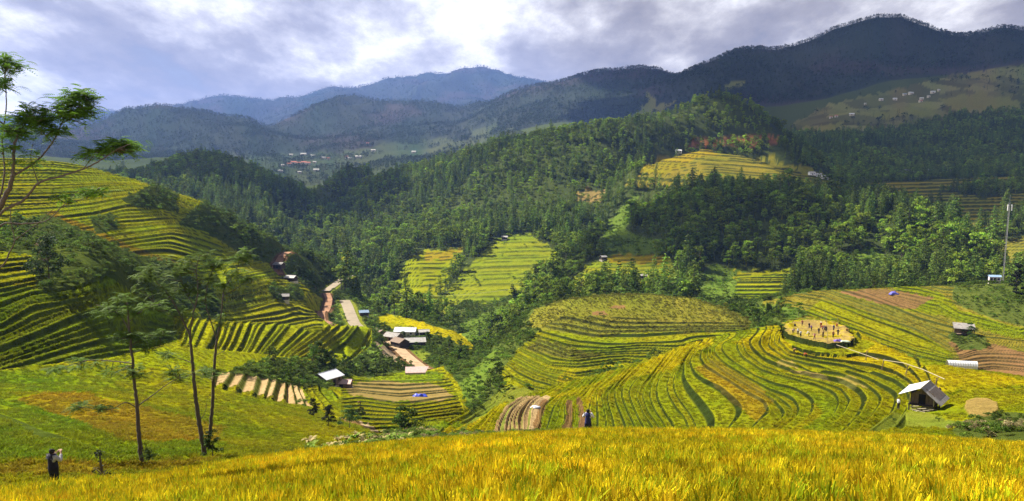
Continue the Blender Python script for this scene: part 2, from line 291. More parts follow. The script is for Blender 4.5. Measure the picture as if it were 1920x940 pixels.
# name: (step height, riser share, warp, polygon, (nearest, farthest), rows)
TERR = {
 'field_left': (.25, .10, .3, [(-400,690),(0,690),(150,682),(330,690),(470,735),(600,770),(720,815),(600,830),(400,870),(0,930),(-400,980)], (30, 150), [
   (0,[(0,745),(60,758),(150,790),(230,830)]),(3,[(120,735),(250,775),(360,815)]),(5,[(180,745),(300,785),(420,822)]),(8,[(290,745),(420,780),(560,812)]),(11,[(380,745),(500,770),(640,800)]),(-3,[(-100,760),(0,800),(60,840)]),(-6,[(-200,780),(-60,830),(0,860)])]),
 'slope_lower_left': (1.0, .22, .18, [(-500,545),(0,480),(70,475),(120,500),(200,505),(260,540),(340,590),(340,640),(200,672),(0,692),(-500,700)], (95, 260), [
   (0,[(-200,730),(0,672),(89,640),(190,608),(250,600),(320,612)]),(3,[(-200,700),(0,641),(122,589),(208,562),(250,552)]),(7,[(-200,655),(0,599),(57,566),(110,560),(161,550),(215,530)]),(10,[(-200,610),(0,565),(60,545),(143,535),(190,515)]),(15,[(-200,530),(0,505),(60,498),(150,490)])]),
 'slope_upper_left': (1.05, .25, .2, [(-600,270),(0,285),(150,295),(385,370),(470,430),(500,450),(520,500),(440,540),(370,545),(300,500),(100,405),(0,480),(-600,500)], (160, 460), [
   (-6,[(380,512),(440,500),(510,488)]),(0,[(-300,500),(0,480),(120,470),(180,462),(260,450),(320,443),(420,470),(470,462)]),(5,[(250,420),(330,412),(400,425)]),(10,[(-300,430),(0,415),(100,408),(180,398),(235,385),(310,384)]),(20,[(-300,360),(0,350),(100,350),(200,345),(300,345)]),(24,[(200,330),(300,342),(380,372)]),(30,[(-300,306),(0,302),(100,303),(200,316)])]),
 'spur': (1.5, .27, .1, [(320,585),(430,595),(560,600),(695,606),(695,650),(650,680),(560,672),(460,660),(340,650)], (150, 350), [
   (0,[(690,616),(672,650),(650,672)]),(3,[(637,618),(600,645),(556,670)]),(6,[(590,616),(560,640),(535,660)]),(9,[(545,612),(520,640),(500,660)]),(13,[(476,610),(468,632),(460,650)]),(17,[(420,606),(415,625),(405,645)]),(21,[(360,600),(350,620),(345,640)])]),
 'nose': (1.5, .27, .15, [(370,540),(440,490),(520,500),(610,560),(605,620),(500,615),(380,600)], (280, 440), [
   (0,[(520,612),(550,606),(592,597)]),(3,[(440,597),(500,587),(560,574)]),(6,[(420,578),(467,569),(520,556)]),(10,[(415,560),(460,552),(500,540)]),(12,[(480,545),(540,537),(590,548)]),(16,[(450,525),(520,512),(560,520)])]),
 'harvested_arcs': (1.6, .40, .08, [(400,692),(470,695),(600,715),(640,745),(600,765),(520,752),(400,728)], (130, 240), [
   (0,[(598,733),(625,760)]),(2,[(568,727),(590,755)]),(4,[(550,725),(557,750)]),(5,[(535,722),(532,748)]),(6,[(523,717),(515,745)]),(7,[(510,713),(500,742)]),(8,[(486,707),(477,735)]),(9,[(455,702),(438,727)]),(10,[(430,700),(415,720)])]),
 'bowl': (0.7, .18, .25, [(640,705),(830,690),(850,720),(870,770),(800,805),(690,815),(640,760)], (115, 290), [
   (12,[(690,700),(760,697),(830,700)]),(9,[(660,722),(750,728),(830,722)]),(6,[(670,740),(750,750),(840,740)]),(3,[(690,765),(770,772),(850,760)]),(0,[(700,795),(780,792),(860,780)])]),
 'raspberry_hill': (.80, .32, .12, [(790,815),(930,735),(1120,690),(1300,630),(1470,590),(1560,590),(1650,635),(1720,668),(1760,720),(1760,740),(1700,750),(1700,815)], (75, 215), [
   (-3,[(840,808),(880,790),(930,755)]),(0,[(922,812),(930,786),(949,756),(973,742),(1010,729)]),(3,[(968,810),(966,786),(972,767),(989,748),(1040,720)]),(5,[(997,810),(1007,786),(1006,770),(1014,753),(1033,742),(1070,714)]),
   (8,[(1046,808),(1062,786),(1060,764),(1065,748),(1087,736),(1120,702)]),(11,[(1123,808),(1123,770),(1121,742),(1125,730),(1149,712),(1175,683)]),(13,[(1182,805),(1171,780),(1159,751),(1157,732),(1165,716),(1210,673)]),
   (15,[(1230,799),(1211,775),(1198,742),(1203,724),(1217,706),(1255,655)]),(17,[(1279,805),(1275,785),(1260,770),(1244,742),(1241,718),(1252,697),(1295,641)]),(19,[(1350,800),(1365,775),(1339,745),(1306,721),(1290,702),(1287,675),(1298,658),(1330,629)]),
   (20,[(1378,813),(1412,796),(1439,770),(1433,752),(1395,732),(1360,708),(1320,685),(1312,669),(1316,655),(1345,625)]),(21,[(1425,813),(1447,805),(1480,781),(1482,767),(1456,746),(1404,717),(1360,691),(1331,667),(1332,650),(1365,619)]),
   (22,[(1471,807),(1509,778),(1513,758),(1488,735),(1447,723),(1404,700),(1360,672),(1347,655),(1355,636),(1380,616)]),(23,[(1494,810),(1541,784),(1555,767),(1552,743),(1523,726),(1477,711),(1424,697),(1386,673),(1369,648),(1395,612)]),
   (24,[(1558,805),(1593,770),(1599,749),(1579,726),(1535,711),(1482,700),(1433,682),(1404,659),(1395,635),(1412,609)]),(25,[(1590,812),(1625,775),(1637,743),(1617,723),(1576,705),(1523,697),(1474,683),(1433,665),(1413,643),(1430,605)]),
   (26,[(1628,807),(1675,770),(1681,739),(1669,729),(1628,708),(1576,691),(1512,680),(1471,668),(1442,647),(1450,603)]),(27,[(1690,800),(1720,760),(1710,720),(1681,702),(1637,688),(1587,679),(1535,672),(1482,661),(1456,638),(1470,601)])]),
 'knoll': (.95, .32, .2, [(935,695),(960,665),(1020,610),(1060,590),(1410,606),(1400,640),(1100,705),(1000,735)], (200, 345), [
   (12,[(1065,595),(1148,610),(1270,611),(1409,611)]),(11,[(1036,611),(1122,624),(1300,619),(1380,618)]),(10,[(1028,623),(1086,637),(1174,644),(1278,637)]),(9,[(1010,632),(1065,648),(1138,653),(1200,647),(1278,649)]),(8,[(1002,640),(1070,666),(1138,659),(1230,655)]),(6,[(982,655),(1034,679),(1086,681),(1174,671)]),(4,[(974,666),(1026,692),(1080,703)]),(2,[(956,674),(1005,700),(1044,713)]),(0,[(945,687),(966,707),(1000,722)])]),
 'right_slope': (.8, .28, .25, [(1440,560),(1560,536),(1760,525),(1920,545),(2300,560),(2300,740),(1920,722),(1800,703),(1640,648),(1560,604),(1460,605)], (190, 350), [
   (0,[(1480,583),(1637,637),(1719,664)]),(2,[(1523,570),(1614,605),(1719,646)]),(4,[(1547,552),(1622,582),(1725,614),(1792,652)]),(6,[(1573,544),(1652,569),(1722,599),(1797,617)]),(8,[(1672,562),(1725,579),(1783,599),(1850,622)]),(10,[(1760,567),(1797,590),(1914,622)]),(12,[(1672,538),(1725,544),(1768,555),(1850,560)]),(-2,[(1800,690),(1860,685),(1920,690)]),(2.5,[(1830,650),(1920,655)])]),
 'saddle': (0.6, .2, .2, [(1755,725),(1920,705),(2200,710),(2200,800),(1920,790),(1760,790)], (80, 150), [
   (0,[(1770,790),(1830,785),(1920,785)]),(2,[(1775,760),(1810,740),(1920,735)]),(5,[(1765,738),(1810,724),(1920,720)])]),
 'far_lit': (2.0, .24, .2, [(735,560),(770,475),(870,460),(940,436),(985,433),(1048,468),(1042,500),(985,548),(900,588),(790,590)], (500, 800), horiz(600, 7, 7, 740, 1050, -.02)),
 'far_lit_small': (1.5, .26, .2, [(1030,555),(1100,498),(1140,470),(1260,474),(1295,545),(1200,552),(1060,560)], (470, 640), horiz(560, 6.5, 5, 1040, 1290, -.03)),
 'valley_right': (1.8, .36, .2, [(1370,565),(1380,505),(1500,500),(1520,540),(1440,562)], (420, 560), horiz(560, 6, 4, 1370, 1520)),
 'high_band': (2.4, .4, .2, [(1170,350),(1240,290),(1300,272),(1420,287),(1560,330),(1700,372),(1640,366),(1540,350),(1480,345),(1300,350)], (780, 1010), horiz(360, 6, 6, 1180, 1700, .07)),
 'patch_small': (2.2, .4, .1, [(1075,375),(1100,352),(1135,358),(1130,380)], (780, 1000), horiz(380, 6, 3, 1075, 1135)),
 'patch_left': (2.2, .4, .1, [(610,476),(655,471),(668,500),(640,507)], (680, 900), horiz(505, 6, 3, 610, 670)),
 'right_far': (2.4, .4, .2, [(1610,335),(1760,330),(2300,330),(2300,525),(1870,515),(1810,440),(1750,392),(1650,372)], (480, 1100), horiz(520, 6.2, 10, 1700, 1920, -.02)),
}
def in_poly(P, x, y):
    P = np.asarray(P, float); r = np.zeros(x.shape, bool); j = len(P) - 1
    for i in range(len(P)):
        xi, yi = P[i]; xj, yj = P[j]
        if yi != yj:
            c = ((yi > y) != (yj > y)) & (x < (xj - xi) * (y - yi) / (yj - yi) + xi)
            r ^= c
        j = i
    return r
def rows_field(rows):
    """step number as a function of picture direction, from its rows"""
    X, T = [], []
    for t, pts in rows:
        P = np.array(pts, float); d = np.hypot(*np.diff(P, axis=0).T); n = np.maximum(1, np.ceil(d / 14).astype(int))
        tt = np.concatenate([i + np.arange(k) / k for i, k in enumerate(n)] + [[len(P) - 1]])
        X += list(zip(np.interp(tt, range(len(P)), P[:, 0]), np.interp(tt, range(len(P)), P[:, 1]))); T += [t] * len(tt)
    X = np.array(X) / 100; T = np.array(T, float); n = len(X)
    D = np.sqrt(((X[:, None] - X[None]) ** 2).sum(-1) + 4e-4)
    A = np.zeros((n + 3, n + 3)); A[:n, :n] = D - 0.004 * np.eye(n); A[:n, n] = 1; A[:n, n + 1:] = X; A[n, :n] = 1; A[n + 1:, :n] = X.T
    w = np.linalg.solve(A, np.concatenate([T, np.zeros(3)]))
    x0, y0 = X.min(0) - 1.2; x1, y1 = X.max(0) + 1.2
    gx = np.linspace(x0, x1, 160); gy = np.linspace(y0, y1, 160)
    G = np.zeros((160, 160))
    for i, yv in enumerate(gy):
        q = np.stack([gx, np.full(160, yv)], 1)
        G[i] = np.sqrt(((q[:, None] - X[None]) ** 2).sum(-1) + 4e-4) @ w[:n] + w[n] + q @ w[n + 1:]
    return lambda px, py: bilerp(gx, gy, G, px / 100, py / 100)

# ground cover: tread colour, second colour, riser colour (dark turf, deepened to paint in the shadow line), what grows there
G = dict
COVERS = {
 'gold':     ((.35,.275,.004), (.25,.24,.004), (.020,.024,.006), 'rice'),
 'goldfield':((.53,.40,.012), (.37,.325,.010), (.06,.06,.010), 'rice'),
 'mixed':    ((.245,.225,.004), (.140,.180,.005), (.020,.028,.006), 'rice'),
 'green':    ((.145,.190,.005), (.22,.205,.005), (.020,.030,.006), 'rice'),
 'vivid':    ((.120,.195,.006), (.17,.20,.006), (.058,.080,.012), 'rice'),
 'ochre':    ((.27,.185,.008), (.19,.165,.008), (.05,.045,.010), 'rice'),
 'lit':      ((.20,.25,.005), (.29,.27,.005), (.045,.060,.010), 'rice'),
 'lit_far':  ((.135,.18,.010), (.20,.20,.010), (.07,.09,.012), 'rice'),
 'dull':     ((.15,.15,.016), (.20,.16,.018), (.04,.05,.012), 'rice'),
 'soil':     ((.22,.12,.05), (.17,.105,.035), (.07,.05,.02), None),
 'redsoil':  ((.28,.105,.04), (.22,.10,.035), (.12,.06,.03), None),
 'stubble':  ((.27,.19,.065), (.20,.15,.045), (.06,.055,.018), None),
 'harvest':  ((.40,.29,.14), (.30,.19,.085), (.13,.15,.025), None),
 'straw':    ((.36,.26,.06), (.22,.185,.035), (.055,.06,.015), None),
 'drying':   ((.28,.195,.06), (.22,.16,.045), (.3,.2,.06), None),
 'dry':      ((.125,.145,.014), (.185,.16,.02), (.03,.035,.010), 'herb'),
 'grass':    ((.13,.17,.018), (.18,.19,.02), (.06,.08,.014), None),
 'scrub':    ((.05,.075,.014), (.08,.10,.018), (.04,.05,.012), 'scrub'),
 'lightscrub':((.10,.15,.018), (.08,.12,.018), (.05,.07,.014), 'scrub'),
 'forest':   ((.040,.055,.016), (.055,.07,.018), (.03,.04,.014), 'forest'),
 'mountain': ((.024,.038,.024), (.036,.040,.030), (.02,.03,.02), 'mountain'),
 'vfields':  ((.030,.050,.024), (.060,.066,.032), (.03,.04,.02), 'sparse'),  # shade over the far valley is put into this dark colour
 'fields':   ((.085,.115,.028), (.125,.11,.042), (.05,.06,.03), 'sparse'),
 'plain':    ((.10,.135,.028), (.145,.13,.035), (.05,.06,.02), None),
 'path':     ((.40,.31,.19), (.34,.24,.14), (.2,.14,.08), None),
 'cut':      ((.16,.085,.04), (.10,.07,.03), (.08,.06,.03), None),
}
CK = list(COVERS)
PATCHES = [
 # far
 ('forest', [(-900,0),(2900,0),(2900,560),(1440,545),(1300,560),(1120,556),(1000,590),(960,610),(900,640),(840,640),(700,575),(650,515),(560,440),(520,440),(-900,440)], (430, 2400)),
 ('mountain', [(-900,-200),(2900,-200),(2900,360),(-900,360)], (2400, 20000)),
 ('vfields', [(420,285),(520,292),(640,285),(760,262),(880,262),(960,240),(1000,262),(900,290),(800,320),(740,345),(600,350),(520,350),(430,318)], (1650, 3050)),
 ('vfields', [(540,330),(600,325),(640,345),(600,352)], (1900, 2500)), ('vfields', [(870,252),(900,240),(940,232),(900,268)], (1650, 3400)),
 ('plain', [(1150,235),(1240,195),(1270,190),(1225,215),(1185,235)], (2000, 3000)), ('plain', [(1195,215),(1215,175),(1235,190),(1215,215)], (2000, 3000)),
 ('fields', [(1480,250),(1485,232),(1560,195),(1640,175),(1790,140),(1850,128),(1920,122),(2300,110),(2300,205),(1920,205),(1780,222),(1640,250),(1560,255)], (1500, 2420)),
 ('plain', [(1790,150),(1830,138),(1880,136),(1860,150)], (1500, 2600)), ('plain', [(1760,185),(1850,175),(1910,190),(1920,212),(1790,208)], (1500, 2420)), ('plain', [(1630,212),(1720,200),(1760,215),(1650,224)], (1500, 2420)), ('plain', [(1490,245),(1540,232),(1590,228),(1560,250)], (1500, 2420)),
 ('plain', [(1360,160),(1395,154),(1390,165),(1355,172)], (2300, 3400)),
 ('dull', [(1610,338),(1760,332),(2300,330),(2300,525),(1870,515),(1815,440),(1755,396),(1650,372)], (480, 1100)),
 ('forest', [(1760,360),(1830,350),(1920,340),(1920,362),(1850,372)], (700, 1100)), ('forest', [(1830,432),(1880,415),(1925,412),(1925,445),(1870,450)], (500, 900)),
 ('dull', [(1170,350),(1240,290),(1300,272),(1420,287),(1560,330),(1700,372),(1640,366),(1540,350),(1480,345),(1300,350)], (780, 1010)),  # duller cover stands in for cloud shade on this band
 ('ochre', [(1190,330),(1240,290),(1320,278),(1350,286),(1300,300),(1250,325)], (780, 1010)),
 ('redsoil', [(1278,270),(1300,264),(1350,268),(1345,276),(1290,279)], (880, 1100)), ('redsoil', [(1350,262),(1400,256),(1460,258),(1455,268),(1360,272)], (880, 1200)),
 ('stubble', [(1075,375),(1100,352),(1135,358),(1130,380)], (780, 1000)),
 ('lightscrub', [(1110,472),(1150,410),(1185,360),(1200,365),(1175,430),(1210,450),(1255,452),(1258,474),(1140,478)], (520, 900)),
 ('lightscrub', [(1560,528),(1575,480),(1640,462),(1700,495),(1690,532)], (430, 620)),
 ('lightscrub', [(1290,545),(1330,500),(1400,505),(1380,560),(1320,570)], (400, 620)),
 ('lit_far', [(835,548),(880,492),(940,440),(985,435),(1046,470),(1040,500),(985,546),(900,588),(800,592)], (500, 800)),
 ('green', [(735,540),(770,475),(870,462),(868,478),(835,540),(800,580),(745,590)], (500, 800)), ('ochre', [(795,475),(872,464),(860,482),(800,486)], (600, 800)),
 ('green', [(610,476),(655,471),(668,500),(640,507)], (680, 900)),
 ('scrub', [(820,600),(870,560),(900,572),(990,548),(1040,505),(1060,520),(1000,560),(930,600),(880,615)], (450, 700)),
 ('lightscrub', [(860,610),(960,560),(1010,540),(1020,552),(960,590),(900,640),(850,640)], (380, 560)),
 ('lit_far', [(1035,555),(1100,500),(1140,474),(1255,478),(1290,545),(1200,552),(1060,560)], (470, 640)), ('ochre', [(1135,485),(1150,474),(1250,480),(1252,492),(1150,492)], (470, 640)),
 ('green', [(1372,563),(1382,508),(1500,503),(1518,538),(1440,560)], (420, 560)),
 # right, behind the round hill
 ('dull', [(1430,565),(1560,536),(1760,525),(1920,540),(2300,560),(2300,740),(1920,722),(1800,703),(1640,648),(1560,604),(1450,606)], (190, 356)),
 ('mixed', [(1500,590),(1540,560),(1600,575),(1720,620),(1790,665),(1770,690),(1680,655),(1560,600)], (190, 356)), ('mixed', [(1670,538),(1720,535),(1770,552),(1800,580),(1900,610),(2000,630),(2000,650),(1880,630),(1760,590),(1690,582),(1740,560)], (190, 356)),
 ('soil', [(1570,546),(1670,541),(1752,556),(1712,580),(1650,568),(1600,556)], (240, 356)), ('soil', [(1780,640),(1850,640),(1920,660),(2100,690),(2100,715),(1920,708),(1810,686)], (190, 300)),
 ('scrub', [(1790,532),(1920,523),(2300,515),(2300,620),(1920,612),(1840,590),(1785,562)], (200, 360)), ('scrub', [(1775,628),(1800,616),(1850,632),(1850,655),(1800,655)], (200, 320)),
 ('lightscrub', [(1390,590),(1440,568),(1500,580),(1520,590),(1470,600),(1400,612)], (270, 400)),
 ('scrub', [(1395,600),(1460,570),(1480,600),(1430,612)], (220, 340)),
 # knoll
 ('scrub', [(815,745),(850,690),(900,645),(985,580),(1030,556),(1075,560),(1030,598),(1000,640),(960,668),(928,690),(935,720),(900,745),(860,775)], (180, 420)),
 ('lightscrub', [(830,750),(880,700),(930,655),(950,665),(925,692),(930,715),(880,760)], (180, 330)),
 ('green', [(935,700),(962,664),(1020,610),(1060,592),(1412,608),(1400,640),(1100,708),(1000,735),(945,725)], (200, 345)),
 ('dry', [(985,612),(1000,582),(1060,558),(1130,550),(1300,553),(1412,604),(1412,616),(1300,622),(1120,628),(1035,620)], (230, 360)),
 ('soil', [(1142,575),(1170,571),(1172,577),(1150,580)], (280, 360)), ('soil', [(1110,585),(1135,582),(1140,590),(1112,590)], (280, 360)),
 ('dry', [(985,655),(1010,632),(1065,650),(1130,664),(1100,672),(1040,668)], (230, 330)),
 ('gold', [(1040,710),(1070,690),(1085,706),(1060,722)], (190, 260)),
 # round hill
 ('mixed', [(860,815),(925,745),(1008,729),(1120,698),(1300,636),(1470,590),(1560,592),(1650,636),(1720,672),(1920,710),(2300,725),(2300,820)], (62, 215)),
 ('grass', [(780,810),(870,780),(935,735),(960,722),(1008,728),(980,745),(940,762),(890,800),(860,820)], (90, 230)), ('gold', [(850,815),(890,790),(935,755),(950,752),(930,785),(918,815)], (90, 160)), ('gold', [(820,808),(870,788),(920,752),(935,755),(890,785),(850,812)], (90, 160)),
 ('green', [(1120,815),(1130,745),(1180,712),(1260,705),(1295,660),(1360,660),(1420,700),(1500,738),(1545,772),(1490,815)], (75, 190)),
 ('gold', [(1020,745),(1130,712),(1250,660),(1330,630),(1340,640),(1260,690),(1150,715),(1110,760),(1075,740)], (100, 190)),
 ('gold', [(1370,640),(1440,605),(1480,596),(1560,596),(1650,638),(1720,674),(1920,712),(2300,725),(2300,740),(1800,730),(1760,740),(1650,690),(1560,672),(1440,665)], (110, 215)),
 ('ochre', [(1300,690),(1340,672),(1420,720),(1450,750),(1420,790),(1370,750)], (90, 180)),
 ('harvest', [(922,815),(932,786),(950,756),(975,743),(1034,742),(1012,770),(1010,815)], (95, 165)), ('soil', [(1048,812),(1062,786),(1062,748),(1073,746),(1074,780),(1072,812)], (95, 165)), ('soil', [(1083,812),(1086,775),(1082,745),(1090,744),(1096,770),(1100,812)], (95, 165)), ('soil', [(1000,800),(1010,760),(1018,748),(1026,748),(1016,780),(1012,808)], (95, 165)),
 ('stubble', [(1475,690),(1530,694),(1560,712),(1530,706)], (100, 180)), ('straw', [(1560,705),(1590,702),(1630,722),(1600,728)], (100, 180)), ('straw', [(1455,672),(1490,676),(1500,690),(1460,684)], (100, 190)),
 ('scrub', [(1780,812),(1800,792),(1850,775),(1920,768),(2300,765),(2300,870),(1880,850),(1800,828)], (50, 100)),
 ('grass', [(1620,812),(1680,770),(1740,775),(1800,790),(1780,805),(1700,800)], (75, 120)),
 ('mixed', [(1770,735),(1920,722),(2200,730),(2200,770),(1860,772),(1800,760)], (85, 140)),
 # bowl
 ('mixed', [(560,770),(640,712),(700,690),(830,685),(860,720),(880,770),(860,800),(700,818),(600,818)], (110, 310)),
 ('vivid', [(690,706),(740,694),(830,698),(830,714),(760,718),(690,718)], (240, 310)), ('vivid', [(700,800),(800,798),(880,770),(880,790),(800,812)], (110, 160)),
 ('stubble', [(640,722),(700,712),(820,720),(850,742),(830,752),(740,752),(660,742)], (180, 280)),
 ('soil', [(560,772),(600,768),(680,792),(715,818),(660,810),(600,790)], (110, 165)), ('path', [(672,790),(690,792),(715,815),(700,816)], (110, 165)),
 ('green', [(560,725),(600,722),(650,750),(700,790),(640,785),(590,770)], (120, 250)),
 ('scrub', [(370,695),(400,665),(450,655),(520,672),(600,668),(690,640),(720,660),(770,695),(690,708),(640,700),(600,705),(590,718),(480,702),(430,700)], (140, 345)),
 ('harvest', [(395,698),(440,698),(560,722),(585,760),(520,752),(400,730)], (130, 240)),
 ('scrub', [(700,700),(690,625),(640,620),(600,612),(620,548),(650,545),(700,560),(730,590),(800,610),(870,640),(880,670),(850,710),(830,700)], (300, 520)),
 ('gold', [(690,572),(715,586),(760,594),(850,622),(893,642),(885,660),(870,650),(830,632),(760,612),(700,598)], (340, 500)), ('green', [(700,598),(760,610),(800,625),(760,622),(715,612)], (340, 480)),
 ('path', [(700,640),(720,650),(735,648),(770,672),(805,690),(790,696),(750,684),(722,668)], (290, 400)), ('grass', [(760,665),(790,655),(810,668),(790,682)], (290, 400)),
 # left hill
 ('lit', [(-600,280),(0,292),(150,300),(400,375),(480,430),(560,475),(610,560),(620,612),(690,605),(700,640),(640,682),(520,676),(400,700),(330,700),(150,684),(0,692),(-600,700)], (95, 470)),
 ('vivid', [(-600,520),(0,535),(120,540),(200,505),(270,545),(330,600),(330,640),(200,672),(0,692),(-600,700)], (95, 260)),
 ('lit', [(320,585),(430,595),(560,600),(700,605),(695,650),(650,682),(560,675),(460,660),(340,655)], (150, 350)),
 ('lit', [(380,540),(440,490),(520,500),(610,560),(605,620),(500,615),(380,600)], (280, 440)),
 ('scrub', [(-600,440),(0,425),(90,400),(160,425),(240,465),(330,492),(380,535),(370,575),(330,592),(270,560),(200,515),(130,540),(70,545),(60,480),(0,470),(-600,490)], (140, 360)),
 ('ochre', [(80,398),(100,396),(170,424),(250,462),(330,488),(340,500),(320,497),(240,470),(160,432)], (180, 380)),
 ('scrub', [(360,392),(395,370),(455,405),(560,470),(530,498),(465,485),(420,455),(390,436),(335,420)], (330, 500)),
 ('scrub', [(225,372),(290,345),(330,362),(335,396),(250,388)], (250, 420)), ('scrub', [(170,410),(210,400),(220,430),(180,440)], (180, 350)), ('scrub', [(500,535),(560,540),(570,560),(520,566)], (330, 420)),
 ('scrub', [(360,560),(400,540),(420,590),(380,600)], (250, 360)),
 ('scrub', [(515,480),(545,470),(575,460),(605,465),(655,512),(640,540),(600,555),(560,540),(530,515)], (430, 560)),
 ('cut', [(590,540),(620,532),(650,508),(655,516),(630,535),(605,550)], (450, 540)), ('cut', [(515,500),(530,480),(542,470),(536,486),(524,505)], (430, 500)),
 ('scrub', [(600,560),(640,556),(656,575),(665,612),(600,612)], (380, 500)), ('scrub', [(655,530),(700,550),(735,585),(700,600),(690,620),(668,606),(655,570)], (380, 540)),
 # near field
 ('goldfield', [(-900,690),(150,684),(330,700),(470,735),(600,775),(720,820),(2900,830),(2900,2600),(-900,2600)], (1, 62)),
 ('mixed', [(-900,690),(150,684),(330,694),(480,735),(600,770),(720,818),(600,835),(420,860),(330,850),(200,850),(-100,858),(-900,890)], (42, 150)),
 ('vivid', [(-900,720),(0,735),(60,752),(150,790),(230,826),(420,828),(420,850),(262,862),(0,862),(-900,880)], (36, 110)), ('vivid', [(-900,695),(0,695),(150,690),(240,705),(180,735),(0,735),(-900,740)], (80, 150)),
 ('ochre', [(30,748),(60,738),(150,735),(300,770),(420,800),(400,830),(230,826),(150,790)], (46, 110)),
 ('ochre', [(-900,868),(0,868),(320,866),(400,852),(420,862),(330,880),(100,890),(-900,905)], (30, 46)),
]
PLAT = [(1469,614),(1476,624),(1490,631),(1508,636),(1527,640),(1552,644),(1575,644),(1592,641),(1607,632),(1597,623),(1585,612),(1571,604),(1540,600),(1510,599),(1490,601),(1474,606)]
RING = [(1463,618),(1466,630),(1474,641),(1502,655),(1540,663),(1565,665),(1592,665),(1616,662),(1632,655),(1641,645),(1632,640),(1617,638),(1600,622),(1571,602),(1540,598),(1500,598),(1472,605)]
DRY = [(1812,752),(1830,747),(1852,748),(1870,756),(1872,768),(1862,778),(1838,782),(1818,778),(1808,766)]
ROADS = [  # name, width, picture line with distances
 ('dirt_road', 4.2, [(552,462,478),(545,470,465),(530,480,450),(519,496,435),(517,508,428),(524,518,423)]),
 ('concrete_road', 5.0, [(635,505,575),(652,507,545),(660,512,525),(655,518,512),(640,525,500),(625,537,485),(610,546,470)]),
 ('dirt_road', 4.0, [(612,549,466),(617,560,452),(614,576,433),(602,596,408),(604,608,395),(622,614,386)]),
 ('concrete_road', 6.0, [(646,563,462),(651,574,451),(656,588,430),(664,606,409),(684,628,392)]),
 ('dirt_lane', 5.0, [(706,632,388),(718,650,378),(735,665,365),(755,678,342),(785,692,314),(796,699,300)]),
]
# ---------------------------------------------------------------- build the height sheet
def axis_rows():
    out = [math.log(1.5)]
    for y1, d in ((30, .014), (60, .006), (110, .003), (520, .0022), (1000, .0042), (3000, .008), (10500, .012)):
        while out[-1] < math.log(y1): out.append(out[-1] + d)
    return np.array(out)
gv = axis_rows()
pc = np.concatenate([np.linspace(-1000, -60, 60)[:-1], np.arange(-60, 1981, 2.0), np.linspace(1980, 2920, 60)[1:]])
gu = (pc - PPX) / FOC * 0.99
NU, NV = len(gu), len(gv)
Uv, Vv = np.meshgrid(gu, gv)
Ym = np.exp(Vv); Xm = Uv * Ym
S0 = bilerp(GU, GV, BASE, Uv, Vv)
Zm = S0 * Ym
# natural relief, stronger on the mountains
rel = np.where(Ym > 420, 1.0, 0) * (0.5 + 0)
mount = sstep(420, 900, Ym)
Zm += mount * fbm(Xm / 160, Ym / 160, 4, 3) * np.clip((Ym - 420) * 0.012, 0, 14)
far = sstep(1400, 2600, Ym)
rid = 1 - np.abs(fbm(Xm / 520 + .3, Ym / 700, 4, 11)) * 2
Zm += far * rid * np.clip((Ym - 1400) * 0.018, 0, 75) - far * np.clip((Ym - 1400) * 0.009, 0, 40)
Zm += sstep(20, 60, Ym) * fbm(Xm / 14, Ym / 14, 3, 5) * 0.35
PXm, PYm = to_px(Uv, Zm / Ym)
def world_poly(P, Yof): return P
jx = fbm(Xm / np.maximum(Ym * .012, .5), Ym / np.maximum(Ym * .012, .5), 2, 21)
jx = vnoise(PXm / 9, PYm / 9, 4) * 2.6 + vnoise(PXm / 3.5, PYm / 3.5, 9) * 1.2
_k = 1 + 1.6 * (Ym > 450); jx *= _k
jy = _k * vnoise(PXm / 9, PYm / 9, 14) * 2.0 + vnoise(PXm / 3.5, PYm / 3.5, 19) * 1.0
COV = np.full(Zm.shape, CK.index('scrub'), np.int16)
COV[Ym > 430] = CK.index('forest'); COV[(PXm > 1440) & (Ym < 225)] = CK.index('mixed'); EDGE_Y = np.interp(PXm, *zip(*[(p[0], p[2]) for p in LINES[0][1]])); COV[Ym < 62] = CK.index('mixed'); COV[Ym < EDGE_Y * 1.02] = CK.index('goldfield'); COV[Ym > 2400] = CK.index('mountain')
SX, SY = PXm + jx, PYm + jy
def mask_of(poly, rng, jitter=True):
    P = np.asarray(poly, float)
    r0 = np.searchsorted(gv, math.log(max(rng[0], 1.5))); r1 = np.searchsorted(gv, math.log(rng[1]))
    x0, x1 = P[:, 0].min(), P[:, 0].max()
    c0 = max(0, np.searchsorted(pc, x0 * 1.0 - 30 - 0.01 * abs(x0 - PPX)) - 1); c1 = min(NU, np.searchsorted(pc, x1 + 30 + 0.01 * abs(x1 - PPX)) + 1)
    sl = (slice(r0, r1), slice(c0, c1))
    A, B = (SX, SY) if jitter else (PXm, PYm)
    return sl, in_poly(P, A[sl], B[sl])
for name, poly, rng in PATCHES:
    if name == 'goldfield': continue
    sl, m = mask_of(poly, rng); COV[sl][m] = CK.index(name)
